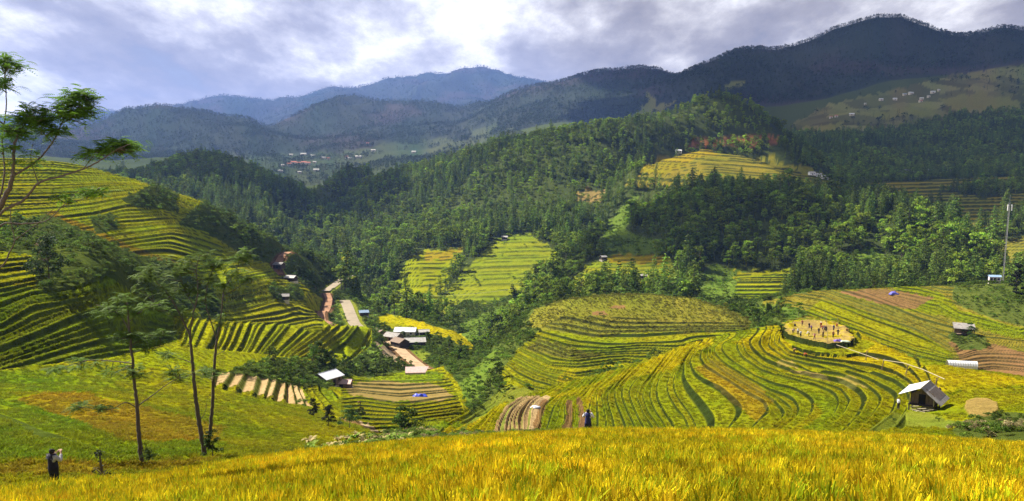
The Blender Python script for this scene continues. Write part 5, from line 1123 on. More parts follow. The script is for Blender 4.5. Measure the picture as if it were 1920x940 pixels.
for nm, lb, px, py, rz, L, Wd, H, rf, wl in [
    ('farm_house', 'brown-grey roofed wooden house at the uphill end of the hamlet, first along the lane', 712, 632, R(-58), 7.5, 5.0, 2.6, M_BROWNROOF, M_WOOD),
    ('farm_house', 'wide grey-roofed wooden house between the brown-roofed houses beside the lane', 738, 640, R(-35), 8, 5.5, 2.6, M_ASB, M_WOOD),
    ('farm_house', 'long house with a bright white sheet roof at the back of the hamlet', 761, 630, R(-6), 10, 5.5, 2.6, M_TARP, M_CREAM),
    ('farm_house', 'brown gabled house with its dark open end towards the hamlet yard', 750, 651, R(-50), 7.5, 5.2, 2.7, M_BROWNROOF, M_DARKWOOD),
    ('farm_house', 'pale grey roofed house nearest the grassy yard of the hamlet', 778, 650, R(12), 9, 5.5, 2.6, M_ASBW, M_DARKWOOD),
    ('farm_shed', 'small pale roofed shed at the far right of the hamlet', 795, 630, R(10), 4.5, 3.2, 2.2, M_ASBW, M_DARKWOOD)]:
    house(nm, lb, 'house' if nm == 'farm_house' else 'shed', put_at(px, py, 310, 470), rz, L, Wd, H, rf, wl, group=HG)
house('field_house', 'white-roofed gabled house below the thicket beside a low brown shed', 'house', put_at(614, 722, 200, 290), R(62), 7.0, 5.4, 2.8, M_TARP, M_WOOD, rise=1.3, over=.6)
house('field_shed', 'low shed with a faded pinkish-brown roof right beside the white-roofed house', 'shed', put_at(643, 727, 200, 290), R(-4), 5.0, 3.4, 1.7, M_PINK, M_WOOD, windows=0, rise=.8)
t = thing('sheet_fence', 'faded pink corrugated sheet enclosure at the lower end of the dirt lane', 'enclosure', put_at(779, 702, 280, 340), R(6)); L_, W_ = 7.2, 3.2
MB().slab([(-L_ / 2, -W_ / 2, .9), (L_ / 2, -W_ / 2, .9), (L_ / 2 + 1.2, W_ / 2, 2.5), (-L_ / 2, W_ / 2, 2.5)], .05).build('roof_sheet', M_PINK, t); MB().box(-L_ / 2, L_ / 2, -W_ / 2 + .05, -W_ / 2 + .11, -1.6, .84).build('front_panel', M_PINK, t)
for x in (-L_ / 2 + .1, 0, L_ / 2 - .1): MB().bar((x, W_ / 2 - .2, -1), (x, W_ / 2 - .2, 2.35), .06).build('post', M_DARKWOOD, t)
house('roadside_hut', 'dark hut with a pale roof beside the red road bend on the left hill', 'hut', put_at(524, 507, 380, 470), R(-25), 5.2, 3.6, 2.2, M_ASB, M_DARKWOOD, stilts=1.0, windows=1)
house('roadside_hut', 'light grey roofed hut just below the dark hut by the red road', 'hut', put_at(546, 527, 380, 460), R(-20), 5.5, 3.6, 1.9, M_ASBW, M_DARKWOOD, windows=1)
house('field_hut', 'grey-roofed hut alone among the terraces on the rounded nose below the road', 'hut', put_at(532, 562, 330, 430), R(15), 4.6, 3.4, 1.8, M_ASB, M_DARKWOOD, windows=0)
house('roadside_hut', 'small hut with a dark blue roof right of the concrete road', 'hut', put_at(682, 592, 380, 500), R(20), 4.6, 3.6, 2.0, M_BLUEROOF, M_DARKWOOD, windows=1)
house('field_hut', 'small white hut at the top of the bright terraces across the ravine', 'hut', put_at(946, 449, 600, 860), R(5), 5.0, 3.6, 2.2, M_ASBW, M_DARKWOOD, windows=1)
house('field_hut', 'small pale-roofed hut at the top edge of the lower terraces across the ravine', 'hut', put_at(1131, 487, 500, 640), R(30), 4.2, 3.2, 2.0, M_ASBW, M_DARKWOOD, windows=0)
house('field_hut', 'brown hut in the middle of the terraces behind the scrubby knoll', 'hut', put_at(1206, 522, 470, 600), R(-10), 4.8, 3.2, 1.9, M_ASB, M_DARKWOOD, windows=0)
house('hill_house', 'white house beside bare red earth on the high terraces', 'house', put_at(1272, 287, 820, 1050), R(5), 7, 4.5, 2.8, M_WHITE, M_WHITE, doors=2)
for k, (px, py, rz) in enumerate([(1522, 328, 10), (1534, 331, -15), (1546, 326, 5)]):
    house('hill_house', ['white-walled house at the left end of the cluster on the ridge band', 'white-roofed house in the middle of the cluster on the ridge band', 'small white house at the right end of the cluster on the ridge band'][k], 'house', put_at(px, py, 760, 930), R(rz), 6.5, 4, 2.6, M_ASBW, M_WHITE, group='houses on the ridge band')
# far village in the blue valley and the village on the right-hand slope: small houses, walls and roofs only
def small_house(label, px, py, y0, y1, L, H, roof, wall, rz, group):
    t = thing('village_house', label, 'house', put_at(px, py, y0, y1), R(rz), group); Wd = L * .55
    w = MB().prism([(-Wd / 2, -2), (Wd / 2, -2), (Wd / 2, H), (0, H + Wd * .3), (-Wd / 2, H)], -L / 2, L / 2).build('wall', wall, t); w.rotation_euler = (0, 0, PI / 2)
    zr = H + Wd * .3 + .08; r = MB(); x1 = L / 2 + .5; y1 = Wd / 2 + .6; ze = zr - .6 * y1
    r.slab([(-x1, 0, zr), (x1, 0, zr), (x1, -y1, ze), (-x1, -y1, ze)], .12); r.slab([(-x1, .01, zr), (x1, .01, zr), (x1, y1, ze), (-x1, y1, ze)], .12); r.build('roof', roof, t)
    MB().box(-.8, .8, -Wd / 2 - .06, -Wd / 2 - .01, 0, H * .75).build('door', M_DARK, t)
FV = 'houses of the far village'
for px, py, L, c in [(546, 292, 16, 'w'), (569, 291, 24, 'w'), (587, 294, 18, 'w'), (606, 298, 20, 'w'), (616, 300, 12, 'r'), (650, 297, 12, 'r'), (656, 299, 12, 'w'), (672, 296, 22, 'w'), (542, 311, 16, 'r'), (550, 308, 22, 'r'), (560, 309, 14, 'r'), (570, 308, 18, 'r'), (578, 309, 16, 'r'), (531, 312, 14, 'w'), (593, 321, 18, 'w'), (562, 325, 12, 'w'), (590, 306, 12, 'w'), (700, 284, 18, 'w'), (752, 302, 12, 'w'), (776, 287, 16, 'w'), (526, 323, 16, 'g'), (690, 272, 14, 'r')]:
    small_house({'w': 'tiny white-roofed house in the blue far valley', 'r': 'tiny red-roofed house in the blue far valley', 'g': 'tiny grey-roofed house in the blue far valley beside the red-roofed row'}[c], px, py, 1900, 2950, L * .8, 6 if c == 'r' else 4, {'w': M_ASBW, 'r': M_REDTILE, 'g': M_ASB}[c], M_CREAM, rng.uniform(-15, 15), FV)
for px, py, L, c in [(1597, 217, 15, 'w'), (1652, 189, 13, 'w'), (1678, 188, 13, 'w'), (1696, 179, 12, 'b'), (1708, 177, 17, 'w'), (1749, 175, 15, 'w'), (1728, 187, 12, 'w'), (1741, 183, 10, 'g'), (1726, 192, 12, 'r'), (1760, 171, 8, 'w'), (1568, 220, 10, 'r'), (1622, 197, 6, 'w'), (1558, 222, 9, 'r')]:
    small_house({'w': 'tiny white-roofed house on the high right-hand slope', 'r': 'tiny reddish-roofed house on the high right-hand slope', 'g': 'tiny grey-roofed house among white ones on the high right-hand slope', 'b': 'tiny blue-roofed house among white ones on the high right-hand slope'}[c], px, py, 1600, 2400, L * .75, 4, {'w': M_TARP, 'r': M_REDTILE, 'g': M_ASBW, 'b': M_BLUEROOF}[c], M_CREAM, rng.uniform(-20, 20), 'houses of the village on the right-hand slope')
# retaining wall of the far road on the right
x, y, z = put_at(1740, 327, 1050, 1350); w = MB()
for k in range(9): w.box(-46 + k * 10.2, -36.2 + k * 10.2, -.6, .6 + .3 * (k % 2), -5, 5.5 + 2.2 * math.sin(k * 1.9))
o = w.build('retaining_wall', paint('pale_rock_cut', (.48, .45, .43), .95, .35, .12)); o.location = (x, y, z); tag(o, 'pale rough retaining wall along the far road cut at right', 'wall')
# ---------------------------------------------------------------- the stilt hut by the saddle
hx, hy, hz = put(1733, 106); HR = R(-38)
t = thing('stilt_hut', 'wooden stilt hut with a roof half white tarp and half grey sheets', 'hut', (hx, hy, hz), HR)
zr, yl = 3.4, 2.9
MB().slab([(0, -yl, zr), (0, yl, zr), (2.5, yl, 1.3), (2.5, -yl, 1.3)], .05).build('sheet_roof', M_ASB, t)
p = MB(); p.slab([(.75, -yl + 1.5, zr - .63), (.75, yl - .2, zr - .63), (1.95, yl - .2, zr - 1.64), (1.95, -yl + 1.5, zr - 1.64)], .02)
po = p.build('patch_sheet', M_RUST, t); po.location.z = .035
MB().slab([(-.01, -yl - .1, zr + .03), (-.01, yl + .15, zr + .03), (-2.6, yl + .1, zr - .95), (-2.7, -yl - .2, zr - 1.15)], .04).build('tarp_roof', M_TARP, t)
MB().bar((0, -yl - .1, zr + .06), (0, yl + .1, zr + .06), .06).build('ridge_pole', M_BAMBOO, t)
w = MB()
for k in range(15): x = -1.35 + k * .19; h = 1.15 + 1.1 * (1 - abs(x - .05) / 1.7) + .06 * math.sin(k * 3); w.box(x, x + .175, -1.75, -1.71, 1.02, 1.0 + h)
w.build('plank_front', M_WOOD, t)
w = MB()
for k in range(16): y = -1.70 + k * .22; w.box(1.43, 1.47, y, y + .205, 1.02, 2.05); w.box(-1.45, -1.41, y, y + .205, 1.02, 2.6)
for k in range(15): x = -1.38 + k * .19; w.box(x, x + .175, 1.76, 1.80, 1.02, 2.1)
w.build('side_planks', M_WOOD, t)
MB().box(-1.6, 1.6, -2.5, 2.0, .88, 1.0).build('floor_deck', M_DARKWOOD, t)
for x in (-1.45, 1.5):
    for y in (-2.35, -.2, 1.9): MB().bar((x, y, -.7), (x, y, .88), .10).build('post', M_DARKWOOD, t)
    MB().bar((x, -2.35, .9), (x, -2.35, 2.1 if x > 0 else 2.7), .06).build('veranda_post', M_BAMBOO, t)
MB().box(-.45, .4, -1.79, -1.755, 1.03, 2.35).build('doorway', M_DARK, t)
r2 = random.Random(4); w = MB()
for k in range(26): a = r2.uniform(-.5, .5); x, y, zz = r2.uniform(-1.5, 1.2), r2.uniform(-3.0, -2.1), r2.uniform(.0, .8); w.bar((x, y, zz), (x + 1.1 * math.cos(a), y + .4 * math.sin(a), zz + r2.uniform(-.2, .3)), r2.uniform(.03, .06))
o = w.build('firewood_pile', M_BAMBOO); o.location = (hx, hy, hz); o.rotation_euler = (0, 0, HR); tag(o, 'heap of split poles under the front of the stilt hut', 'firewood')
w = MB()
for k in range(7): x, y = r2.uniform(-.6, 1.0), r2.uniform(-3.3, -2.7); w.bar((x, y, -.1), (x, y + .02, .25), r2.uniform(.13, .2), 8)
o = w.build('sacks', M_CREAM); o.location = (hx, hy, hz); o.rotation_euler = (0, 0, HR); tag(o, 'row of pale sacks on the ground in front of the stilt hut', 'sacks')
# shack in the right-hand terraces
t = thing('open_shack', 'open-sided shack with a single tilted grey sheet roof above green bushes', 'shack', put_at(1806, 628, 215, 310), R(-16))
MB().slab([(-3.3, -1.6, 2.3), (3.3, -1.6, 2.0), (3.5, 1.7, 3.6), (-3.1, 1.7, 3.9)], .06).build('roof', M_ASB, t)
for x, y, h in ((-2.9, -1.4, 2.25), (2.9, -1.4, 2.0), (-2.8, 1.5, 3.7), (3.0, 1.5, 3.45), (0, -1.4, 2.1)): MB().bar((x, y, -1), (x, y, h), .09).build('post', M_DARKWOOD, t)
MB().box(-2.6, 2.6, .9, .96, .2, 2.4).build('back_panel', M_WOOD, t); MB().box(-2.7, 2.7, -1.2, .9, .3, .4).build('floor_deck', M_WOOD, t)
# plastic tunnel
t = thing('plastic_tunnel', 'long low white plastic tunnel with ribs at the foot of the right-hand terraces', 'greenhouse', put_at(1803, 690, 195, 260), R(-17))
w = MB(); n = 9; arc = [(1.35 * math.cos(PI * k / n), 2.0 * math.sin(PI * k / n) ** .8) for k in range(n + 1)]
for (a, b), (c, d) in zip(arc[:-1], arc[1:]): w.slab([(-3.7, a, b), (3.7, a, b), (3.7, c, d), (-3.7, c, d)], .02)
w.build('cover', M_TARP, t)
for k in range(13): x = -3.7 + k * .616; w = MB(); [w.bar((x, a * 1.01, b * 1.01 + .01), (x, c * 1.01, d * 1.01 + .01), .035, 5) for (a, b), (c, d) in zip(arc[:-1], arc[1:])]; w.build('rib', M_ASBW, t)
MB().slab([(3.68, -1.2, .05), (3.68, 1.2, .05), (3.68, .5, 1.8), (3.68, -.5, 1.8)], .03).build('end_opening', M_DARK, t)
# white cabin and mast
mx_, my_, mz_ = put(1880, 345)
house('equipment_cabin', 'small white cabin with a pale blue roof at the foot of the radio mast', 'cabin', put(1864, 338, .5), R(-22), 4.2, 3.0, 2.5, M_BLUEROOF, M_PINKW, rise=.55, over=.3)
t = thing('radio_mast', 'tall slim lattice radio mast with white antenna panels at the top', 'mast', (mx_, my_, mz_)); Hm = 35.5; rr = .34
w = MB(); leg = [(rr * math.cos(a), rr * math.sin(a)) for a in (.5, .5 + 2 * PI / 3, .5 + 4 * PI / 3)]
for a, b in leg: w.bar((a, b, -1), (a, b, Hm), .06, 5)
for k in range(44):
    z0 = k * .8
    for i in range(3): a, b = leg[i], leg[(i + 1) % 3]; w.bar((*a, z0), (*b, z0 + .8), .028, 4); w.bar((*a, z0), (*b, z0), .028, 4)
w.build('lattice', M_STEEL, t)
for k in range(3): a = .5 + k * 2 * PI / 3 + PI; x, y = .95 * math.cos(a), .95 * math.sin(a); q = MB().box(x - .2, x + .2, y - .12, y + .12, Hm - 3.6, Hm - 1.0).build('antenna_panel', M_ANT, t); MB().bar((0, 0, Hm - 2.2), (x, y, Hm - 2.2), .05).build('bracket', M_STEEL, q)
MB().bar((0, 0, Hm), (0, 0, Hm + 3.2), .04).build('lightning_rod', M_STEEL, t); MB().box(-.9, .9, -.9, .9, -1.5, .15).build('footing', M_CONC, t)
MB().bar((.0, .0, 0), (.05, -.05, Hm - 3), .10, 5).build('cable_run', M_ASBW, t)
# bamboo water pipe on forked posts
t = thing('bamboo_pipe', 'pale bamboo water pipe carried on forked posts from the threshing floor towards the stilt hut', 'pipe', put(1655, 150))
base = Vector(t.location)
pts = [put(1568, 176, .5), put(1608, 168, 1.2), put(1647, 158, 1.4)]; pts2 = [put(1655, 156, 1.9), put(1692, 142, 1.9), put(1728, 129, 2.0), put(1769, 116, 2.6)]
for q in (pts, pts2):
    w = MB(); [w.bar(Vector(a) - base, Vector(b) - base, .06, 6) for a, b in zip(q[:-1], q[1:])]; w.build('pipe', M_BAMBOO, t)
for q in (put(1624, 164), put(1655, 156), put(1754, 120), put(1700, 139)):
    b = Vector(q) - base; MB().bar(b - Vector((0, 0, .4)), b + Vector((0, 0, 2.1)), .06).bar(b + Vector((-.35, 0, -.2)), b + Vector((.3, 0, 2.2)), .045).build('post', M_WOOD, t)
for lb, px, py, y0, y1, h, ln in [('thin bent bamboo pole standing among the people on the threshing floor', 1551, 642, 165, 215, 7.5, (-.9, .3)), ('short leaning pole behind the right-hand people on the threshing floor', 1572, 628, 165, 215, 4.2, (-.5, 0))]:
    q = put_at(px, py, y0, y1); w = MB(); P = [Vector((ln[0] * f ** 2, ln[1] * f ** 2, h * f)) for f in (0, .25, .5, .75, 1)]; [w.bar(a, b, .045, 5) for a, b in zip(P[:-1], P[1:])]; o = w.build('bamboo_pole', M_BAMBOO); o.location = q; tag(o, lb, 'pole')
# sheets and bundles lying about: crumpled cloth meshes
def crumple(name, label, cat, loc, sx, sy, h, mat, seed, rz=0.0):
    r = np.random.default_rng(seed); n = 15; X, Y = np.meshgrid(np.linspace(-1, 1, n), np.linspace(-1, 1, n)); e = np.clip(1 - np.maximum(abs(X), abs(Y)) ** 3, 0, 1)
    Z = h * e * (.75 + .6 * fbm(X * 1.8 + seed, Y * 1.8, 3, seed)) + .03; jx_ = .12 * fbm(X * 2, Y * 2 + 5, 2, seed + 1)
    i = np.arange(n * n).reshape(n, n); F = np.stack([i[:-1, :-1], i[:-1, 1:], i[1:, 1:], i[1:, :-1]], -1).reshape(-1, 4)
    V = np.stack([(X + jx_) * sx / 2, (Y + jx_) * sy / 2, Z], -1).reshape(-1, 3); Vb = V.copy(); Vb[:, 2] = -.25; n2 = n * n
    ring = np.concatenate([i[0, :-1], i[:-1, -1], i[-1, :0:-1], i[:0:-1, 0]]); rn = np.roll(ring, -1); S = np.stack([ring, ring + n2, rn + n2, rn], 1)
    o = link(name, mesh_np(name, np.concatenate([V, Vb]), np.concatenate([F, F[:, ::-1] + n2, S]), mat)); o.location = loc; o.rotation_euler = (0, 0, rz); tag(o, label, cat); return o
crumple('tarpaulin', 'bright blue tarpaulin over a heap on the harvested terraces in the valley bottom', 'tarpaulin', put_at(788, 744, 180, 290), 4.0, 2.6, 1.1, M_BLUE, 3, R(8))
crumple('tarpaulin', 'blue bundle beside the brown harvested field on the right-hand slope', 'tarpaulin', put_at(1676, 552, 280, 360), 3.2, 2.2, 1.3, paint('violet_blue_cloth', (.10, .10, .42), .6, .3, 2), 4)
M_PURPLE = paint('violet_cloth', (.10, .055, .30), .7, .3, 3)
crumple('cloth_heap', 'violet cloth heap at the front edge of the threshing floor', 'cloth', put_at(1572, 640, 165, 215), 1.9, 1.4, .6, M_PURPLE, 5); crumple('plastic_sheet', 'pale green-grey sheet spread beside the violet cloth heap', 'sheet', put_at(1584, 640, 165, 215), 2.0, 1.4, .18, paint('pale_green_plastic', (.40, .46, .38), .5, .15, 2), 6)
crumple('grain_sheet', 'white and blue sheet lying on the bare harvested strips of the round hill', 'sheet', put_at(1004, 764, 110, 160), 1.5, 1.1, .3, M_TARP, 7, R(40))
# power line across the ravine
A_, B_ = put(668, 640, 14), put(1042, 500, 9); t = thing('power_line', 'thin pale power cable slung across the ravine in front of the terraces', 'cable', A_)
w = MB(); P = [Vector(A_).lerp(Vector(B_), k / 24) - Vector(A_) - Vector((0, 0, 7 * (1 - (2 * k / 24 - 1) ** 2))) for k in range(25)]; [w.bar(a, b, .075, 4) for a, b in zip(P[:-1], P[1:])]; w.build('cable', M_ASBW, t)
for q, h in ((A_, 14), (B_, 9)): b = Vector(q) - Vector(A_); MB().bar(b - Vector((0, 0, h + 1)), b + Vector((0, 0, .4)), .14, 6).build('pole', M_WOOD, t)
# ---------------------------------------------------------------- plants that stand alone
def lone(name, label, loc, h, wide, tint, seed, blobs=26, per=90, lo=.1, cat='bush', dense=.03):
    r = np.random.default_rng(seed); gc, gt = Geo(), Geo(); crown_broad(gc, r, blobs, per, lo, wide, dense); trunk_simple(gt, r, .6, .022, limbs=4)
    t = thing(name, label, cat, loc, r.uniform(0, 6)); t.scale = (h, h, h); c = link('crown', gc.mesh('crown', M_LEAF_O), t); c.color = (*tint, 1); link('trunk', gt.mesh('trunk', M_BARK), t); return t
lone('round_bush', 'dark egg-shaped bush on the bare earth bank, left one of the near pair', put_at(589, 783, 110, 175), 2.9, .30, (.035, .045, .018), 401); lone('round_bush', 'dark egg-shaped bush on the bare earth bank, lower right one of the near pair', put_at(616, 798, 105, 170), 2.9, .32, (.032, .042, .018), 402)
lone('leafy_bush', 'bright green spreading bush in front of the pale dirt track', put_at(655, 804, 105, 165), 3.4, .42, (.07, .12, .03), 403, 22); lone('leafy_bush', 'dark bush just behind the bright green spreading bush', put_at(675, 783, 120, 175), 2.6, .36, (.035, .055, .018), 404)
lone('cypress_tree', 'dark narrow cypress-like tree on the scrub slope beside the white cabin', put(1905, 300), 14, .15, (.018, .024, .012), 405, 30, 40, .02, 'tree', .035)
lone('dark_tree', 'dark bushy tree among shrubs above the left terraces', put_at(92, 530, 130, 210), 8.5, .42, (.035, .055, .016), 406, 22); lone('dry_bush', 'greyish-brown leafless bush beside the dark bushy tree on the left hill', put_at(80, 500, 140, 230), 5.0, .40, (.14, .10, .07), 407, 14, 12)
lone('leafy_bush', 'bushy growth at the foot of the leaning tree pair', put(398, 47.5), 1.9, .36, (.05, .085, .016), 408, 18); lone('leafy_bush', 'low weeds round the foot of the single slender tree', put(280, 41.5), 1.0, .55, (.05, .075, .016), 409, 18); lone('leafy_bush', 'clump of tall bamboo-like bushes under the open shack', put(1818, 262), 4.4, .5, (.045, .085, .016), 410, 24)
gs, gc = Geo(), Geo(); r = np.random.default_rng(411); gs.tube([(0, 0, 0), (.03, 0, .5), (-.02, 0, .9), (-.05, .02, 1.35)], [.06, .05, .045, .03], (.1, .1, .1))
for a in (0, 1.6, 3.1, 4.4): gs.tube([(0, 0, .25 + .1 * a), (.18 * math.cos(a), .18 * math.sin(a), .45 + .1 * a), (.36 * math.cos(a), .36 * math.sin(a), .5 + .1 * a)], [.03, .02, .01], (.1, .1, .1))
gc.cards(np.array([-.05, .02, 1.38]) + r.normal(0, .09, (60, 3)), .07, (1, 1, 1), r=r); gc.cards(np.array([0, 0, .35]) + r.normal(0, .24, (150, 3)) * np.array([1, 1, .8]), .06, (1, 1, 1), r=r)
t = thing('sapling', 'small dark sapling with a tuft on top at the edge of the near rice', 'sapling', put(194, 29, .1)); link('trunk', gs.mesh('trunk', M_BARK), t); c = link('crown', gc.mesh('crown', M_LEAF_O), t); c.color = (.03, .04, .022, 1)
for k, (px, Y, h) in enumerate([(548, 44, 1.3), (578, 45, 1.5), (515, 42, 1.0)]):
    g = Geo(); r = np.random.default_rng(420 + k)
    for j in range(26):
        a = r.uniform(0, 6.283); d = np.array([math.cos(a), math.sin(a), 0]); q = np.linspace(0, 1, 7); L = h * r.uniform(.7, 1.2); le = r.uniform(.3, 1.0)
        g.strip(np.outer(L * le * q ** 1.3 * .8, d) + np.stack([0 * q, 0 * q, L * (q - .75 * le * q ** 2.4)], 1), .016 * np.array([.7, 1, 1, .9, .7, .45, .1]), (-d[1], d[0], .1), (1, 1, 1))
    t = link('reed_clump', g.mesh('reed_clump', M_LEAF_O)); t.location = put(px, Y); t.color = (.08, .14, .03, 1); tag(t, ['tall arching reeds at the far edge of the near rice, middle clump', 'tallest arching reeds at the far edge of the near rice, nearest the dirt bank', 'shortest arching reeds at the far edge of the near rice, nearest the tree pair'][k], 'reeds')
# ---------------------------------------------------------------- people
def skin_mesh(name, chains, mat, sub=1):
    """one smooth body grown over a skeleton; chains: lists of (x, y, z, radius); first vertex of the first chain is the root"""
    V, E, Rr, key = [], [], [], {}
    for ch in chains:
        prev = None
        for x, y, z, q in ch:
            k = (round(x, 4), round(y, 4), round(z, 4))
            if k not in key: key[k] = len(V); V.append((x, y, z)); Rr.append(q)
            i = key[k]
            if prev is not None and prev != i: E.append((prev, i))
            prev = i
    me = bpy.data.meshes.new(name); me.from_pydata(V, E, []); o = bpy.data.objects.new(name, me); COL.objects.link(o)
    md = o.modifiers.new('skin', 'SKIN'); md.use_smooth_shade = True
    for i, q in enumerate(Rr):
        s = me.skin_vertices[0].data[i]; s.radius = (q if isinstance(q, tuple) else (q, q)); s.use_root = i == 0
    o.modifiers.new('sub', 'SUBSURF').levels = sub; o.modifiers['sub'].render_levels = sub
    dg = bpy.context.evaluated_depsgraph_get(); dg.update(); out = bpy.data.meshes.new_from_object(o.evaluated_get(dg)); out.name = name
    bpy.data.objects.remove(o); bpy.data.meshes.remove(me); out.materials.clear(); out.materials.append(mat); return out
M_SKIN = paint('skin', (.42, .24, .16), .6, .08, 9); M_HAIR = paint('black_hair', (.012, .010, .010), .5, .3, 20)
def hand(w, d, up, s=1.0):
    """palm and five bent fingers from wrist w along d"""
    w, d, up = Vector(w), Vector(d).normalized(), Vector(up); sd = d.cross(up).normalized(); up = sd.cross(d).normalized(); out = []
    palm = w + d * .08
    out.append([(*w, .028), (*(w + d * .04), (.036)), (*palm, .034)])
    for k, ln in enumerate((.066, .076, .072, .056)):
        b = palm + sd * (k - 1.5) * .019; out.append([(*palm, .034), (*(b + d * .012), .0105), (*(b + d * ln * .55 - up * .008), .0095), (*(b + d * ln - up * .028), .008)])
    b = w + d * .04 - sd * .034; out.append([(*(w + d * .04), .036), (*b, .012), (*(b + d * .03 - sd * .012 - up * .01), .0095), (*(b + d * .055 - up * .02), .008)])
    return out
POSES = {}
def pose_points(pose):
    """joints of a 1.62 m figure facing +y"""
    P = dict(pel=(0, 0, .90), sp=(0, .0, 1.10), ch=(0, -.01, 1.28), nk=(0, .0, 1.42), hd=(0, .02, 1.52), tp=(0, .01, 1.60))
    for s, k in ((-1, 'l'), (1, 'r')):
        P[k + 'h'] = (s * .09, 0, .86); P[k + 'k'] = (s * .10, .02, .48); P[k + 'a'] = (s * .11, -.02, .08); P[k + 't'] = (s * .12, .13, .03)
        P[k + 's'] = (s * .17, 0, 1.36); P[k + 'e'] = (s * .23, -.02, 1.10); P[k + 'w'] = (s * .22, .08, .88)
    if pose == 'camera':
        for s, k in ((-1, 'l'), (1, 'r')): P[k + 'e'] = (s * .27, .10, 1.19); P[k + 'w'] = (s * .09, .27, 1.43)
    elif pose == 'stride':
        P['lk'] = (-.1, .16, .50); P['la'] = (-.1, .20, .09); P['lt'] = (-.1, .34, .04); P['rk'] = (.1, -.05, .47); P['ra'] = (.11, -.24, .12); P['rt'] = (.11, -.12, .04); P['le'] = (-.23, -.14, 1.12); P['lw'] = (-.22, -.10, .90); P['re'] = (.23, .08, 1.12); P['rw'] = (.2, .24, .98)
    elif pose == 'bend':
        for k, v in dict(pel=(0, -.16, .84), sp=(0, .02, .98), ch=(0, .20, 1.04), nk=(0, .33, 1.07), hd=(0, .43, 1.03), tp=(0, .50, 1.0), lh=(-.09, -.14, .80), rh=(.09, -.14, .80), lk=(-.11, -.04, .45), rk=(.11, -.04, .45), ls=(-.17, .26, 1.05), rs=(.17, .26, 1.05), le=(-.2, .34, .80), re=(.2, .34, .80), lw=(-.13, .42, .56), rw=(.13, .42, .56)).items(): P[k] = v
    elif pose == 'squat':
        for k, v in dict(pel=(0, -.18, .28), sp=(0, -.10, .46), ch=(0, .0, .62), nk=(0, .06, .76), hd=(0, .10, .86), tp=(0, .10, .94), lh=(-.09, -.14, .26), rh=(.09, -.14, .26), lk=(-.16, .22, .44), rk=(.16, .22, .44), la=(-.13, -.02, .08), ra=(.13, -.02, .08), lt=(-.14, .12, .03), rt=(.14, .12, .03), ls=(-.17, .03, .70), rs=(.17, .03, .70), le=(-.22, .18, .52), re=(.22, .18, .52), lw=(-.1, .34, .42), rw=(.1, .34, .42)).items(): P[k] = v
    return P
def mid(a, b, f=.5): return tuple(x * (1 - f) + y * f for x, y in zip(a, b))
def figure(pose, fine):
    key = (pose, fine)
    if key in POSES: return POSES[key]
    P = pose_points(pose); body = []
    body.append([(*P['pel'], .098), (*P['sp'], .09), (*P['ch'], .10), (*P['nk'], .052), (*mid(P['nk'], P['hd'], .6), .062), (*P['hd'], .086), (*P['tp'], .07)])
    f = Vector(P['hd']) + Vector((0, .085, -.01)); body.append([(*P['hd'], .086), (*f, .02), (*(f + Vector((0, .02, -.015))), .012)])          # nose
    for s in (-1, 1): e = Vector(P['hd']) + Vector((s * .082, -.005, .0)); body.append([(*P['hd'], .086), (*e, .018), (*(e + Vector((s * .012, -.008, .012))), .012)])   # ears
    for k in 'lr':
        body.append([(*P['pel'], .098), (*P[k + 'h'], .085), (*mid(P[k + 'h'], P[k + 'k']), .072), (*P[k + 'k'], .052), (*mid(P[k + 'k'], P[k + 'a'], .35), .052), (*P[k + 'a'], .034), (*P[k + 't'], .032)])
        body.append([(*P['ch'], .10), (*P[k + 's'], .052), (*mid(P[k + 's'], P[k + 'e']), .042), (*P[k + 'e'], .035), (*P[k + 'w'], .026)])
        d = Vector(P[k + 'w']) - Vector(P[k + 'e'])
        if fine: body += hand(P[k + 'w'], d, (0, 0, 1) if pose == 'camera' else (0, 1, 0))
        else: w = Vector(P[k + 'w']); d.normalize(); body.append([(*P[k + 'w'], .026), (*(w + d * .07), .034), (*(w + d * .15), .018)])
    bm_ = skin_mesh('person_body', body, M_SKIN, 2 if fine else 1)
    top = [[(*mid(P['pel'], P['sp'], -.35), .165), (*mid(P['pel'], P['sp'], .3), .155), (*P['sp'], .145), (*P['ch'], .155), (*mid(P['ch'], P['nk'], .75), .095)]]
    for k in 'lr': top.append([(*P['ch'], .155), (*P[k + 's'], .085), (*mid(P[k + 's'], P[k + 'e'], .75), .066)])
    sl = {k: [(*P[k + 's'], .080), (*P[k + 'e'], .064), (*mid(P[k + 'e'], P[k + 'w'], .85), .052)] for k in 'lr'}
    low = [[(*P['pel'], .150), (*mid(P['pel'], P['sp'], .75), .140)]]
    for k in 'lr': low.append([(*P['pel'], .150), (*P[k + 'h'], .125), (*mid(P[k + 'h'], P[k + 'k']), .092), (*P[k + 'k'], .076), (*mid(P[k + 'k'], P[k + 'a'], .85), .064)])
    h = Vector(P['hd']); tpv = Vector(P['tp']); ax = (tpv - Vector(P['nk'])).normalized(); bk = ax.cross(Vector((1, 0, 0))).normalized() * -1
    if bk.y > 0: bk = -bk
    hair = [[(*(h + bk * .035 - ax * .03), .075), (*(h + bk * .025 + ax * .04), .094), (*(h + bk * .01 + ax * .085), .07)]]
    if pose == 'camera': hair[0] = [(*(h + bk * .04 - ax * .08), .07), (*(h + bk * .035), .098), (*(h + bk * .015 + ax * .06), .105), (*(h + ax * .105), .07)]
    S = 2 if fine else 1
    POSES[key] = (bm_, top, sl, low, hair, S); return POSES[key]
cloth = lambda c: paint('cloth_%02d%02d%02d' % tuple(int(x * 99) for x in c), c, .9, .3, 14)
_cm = {}
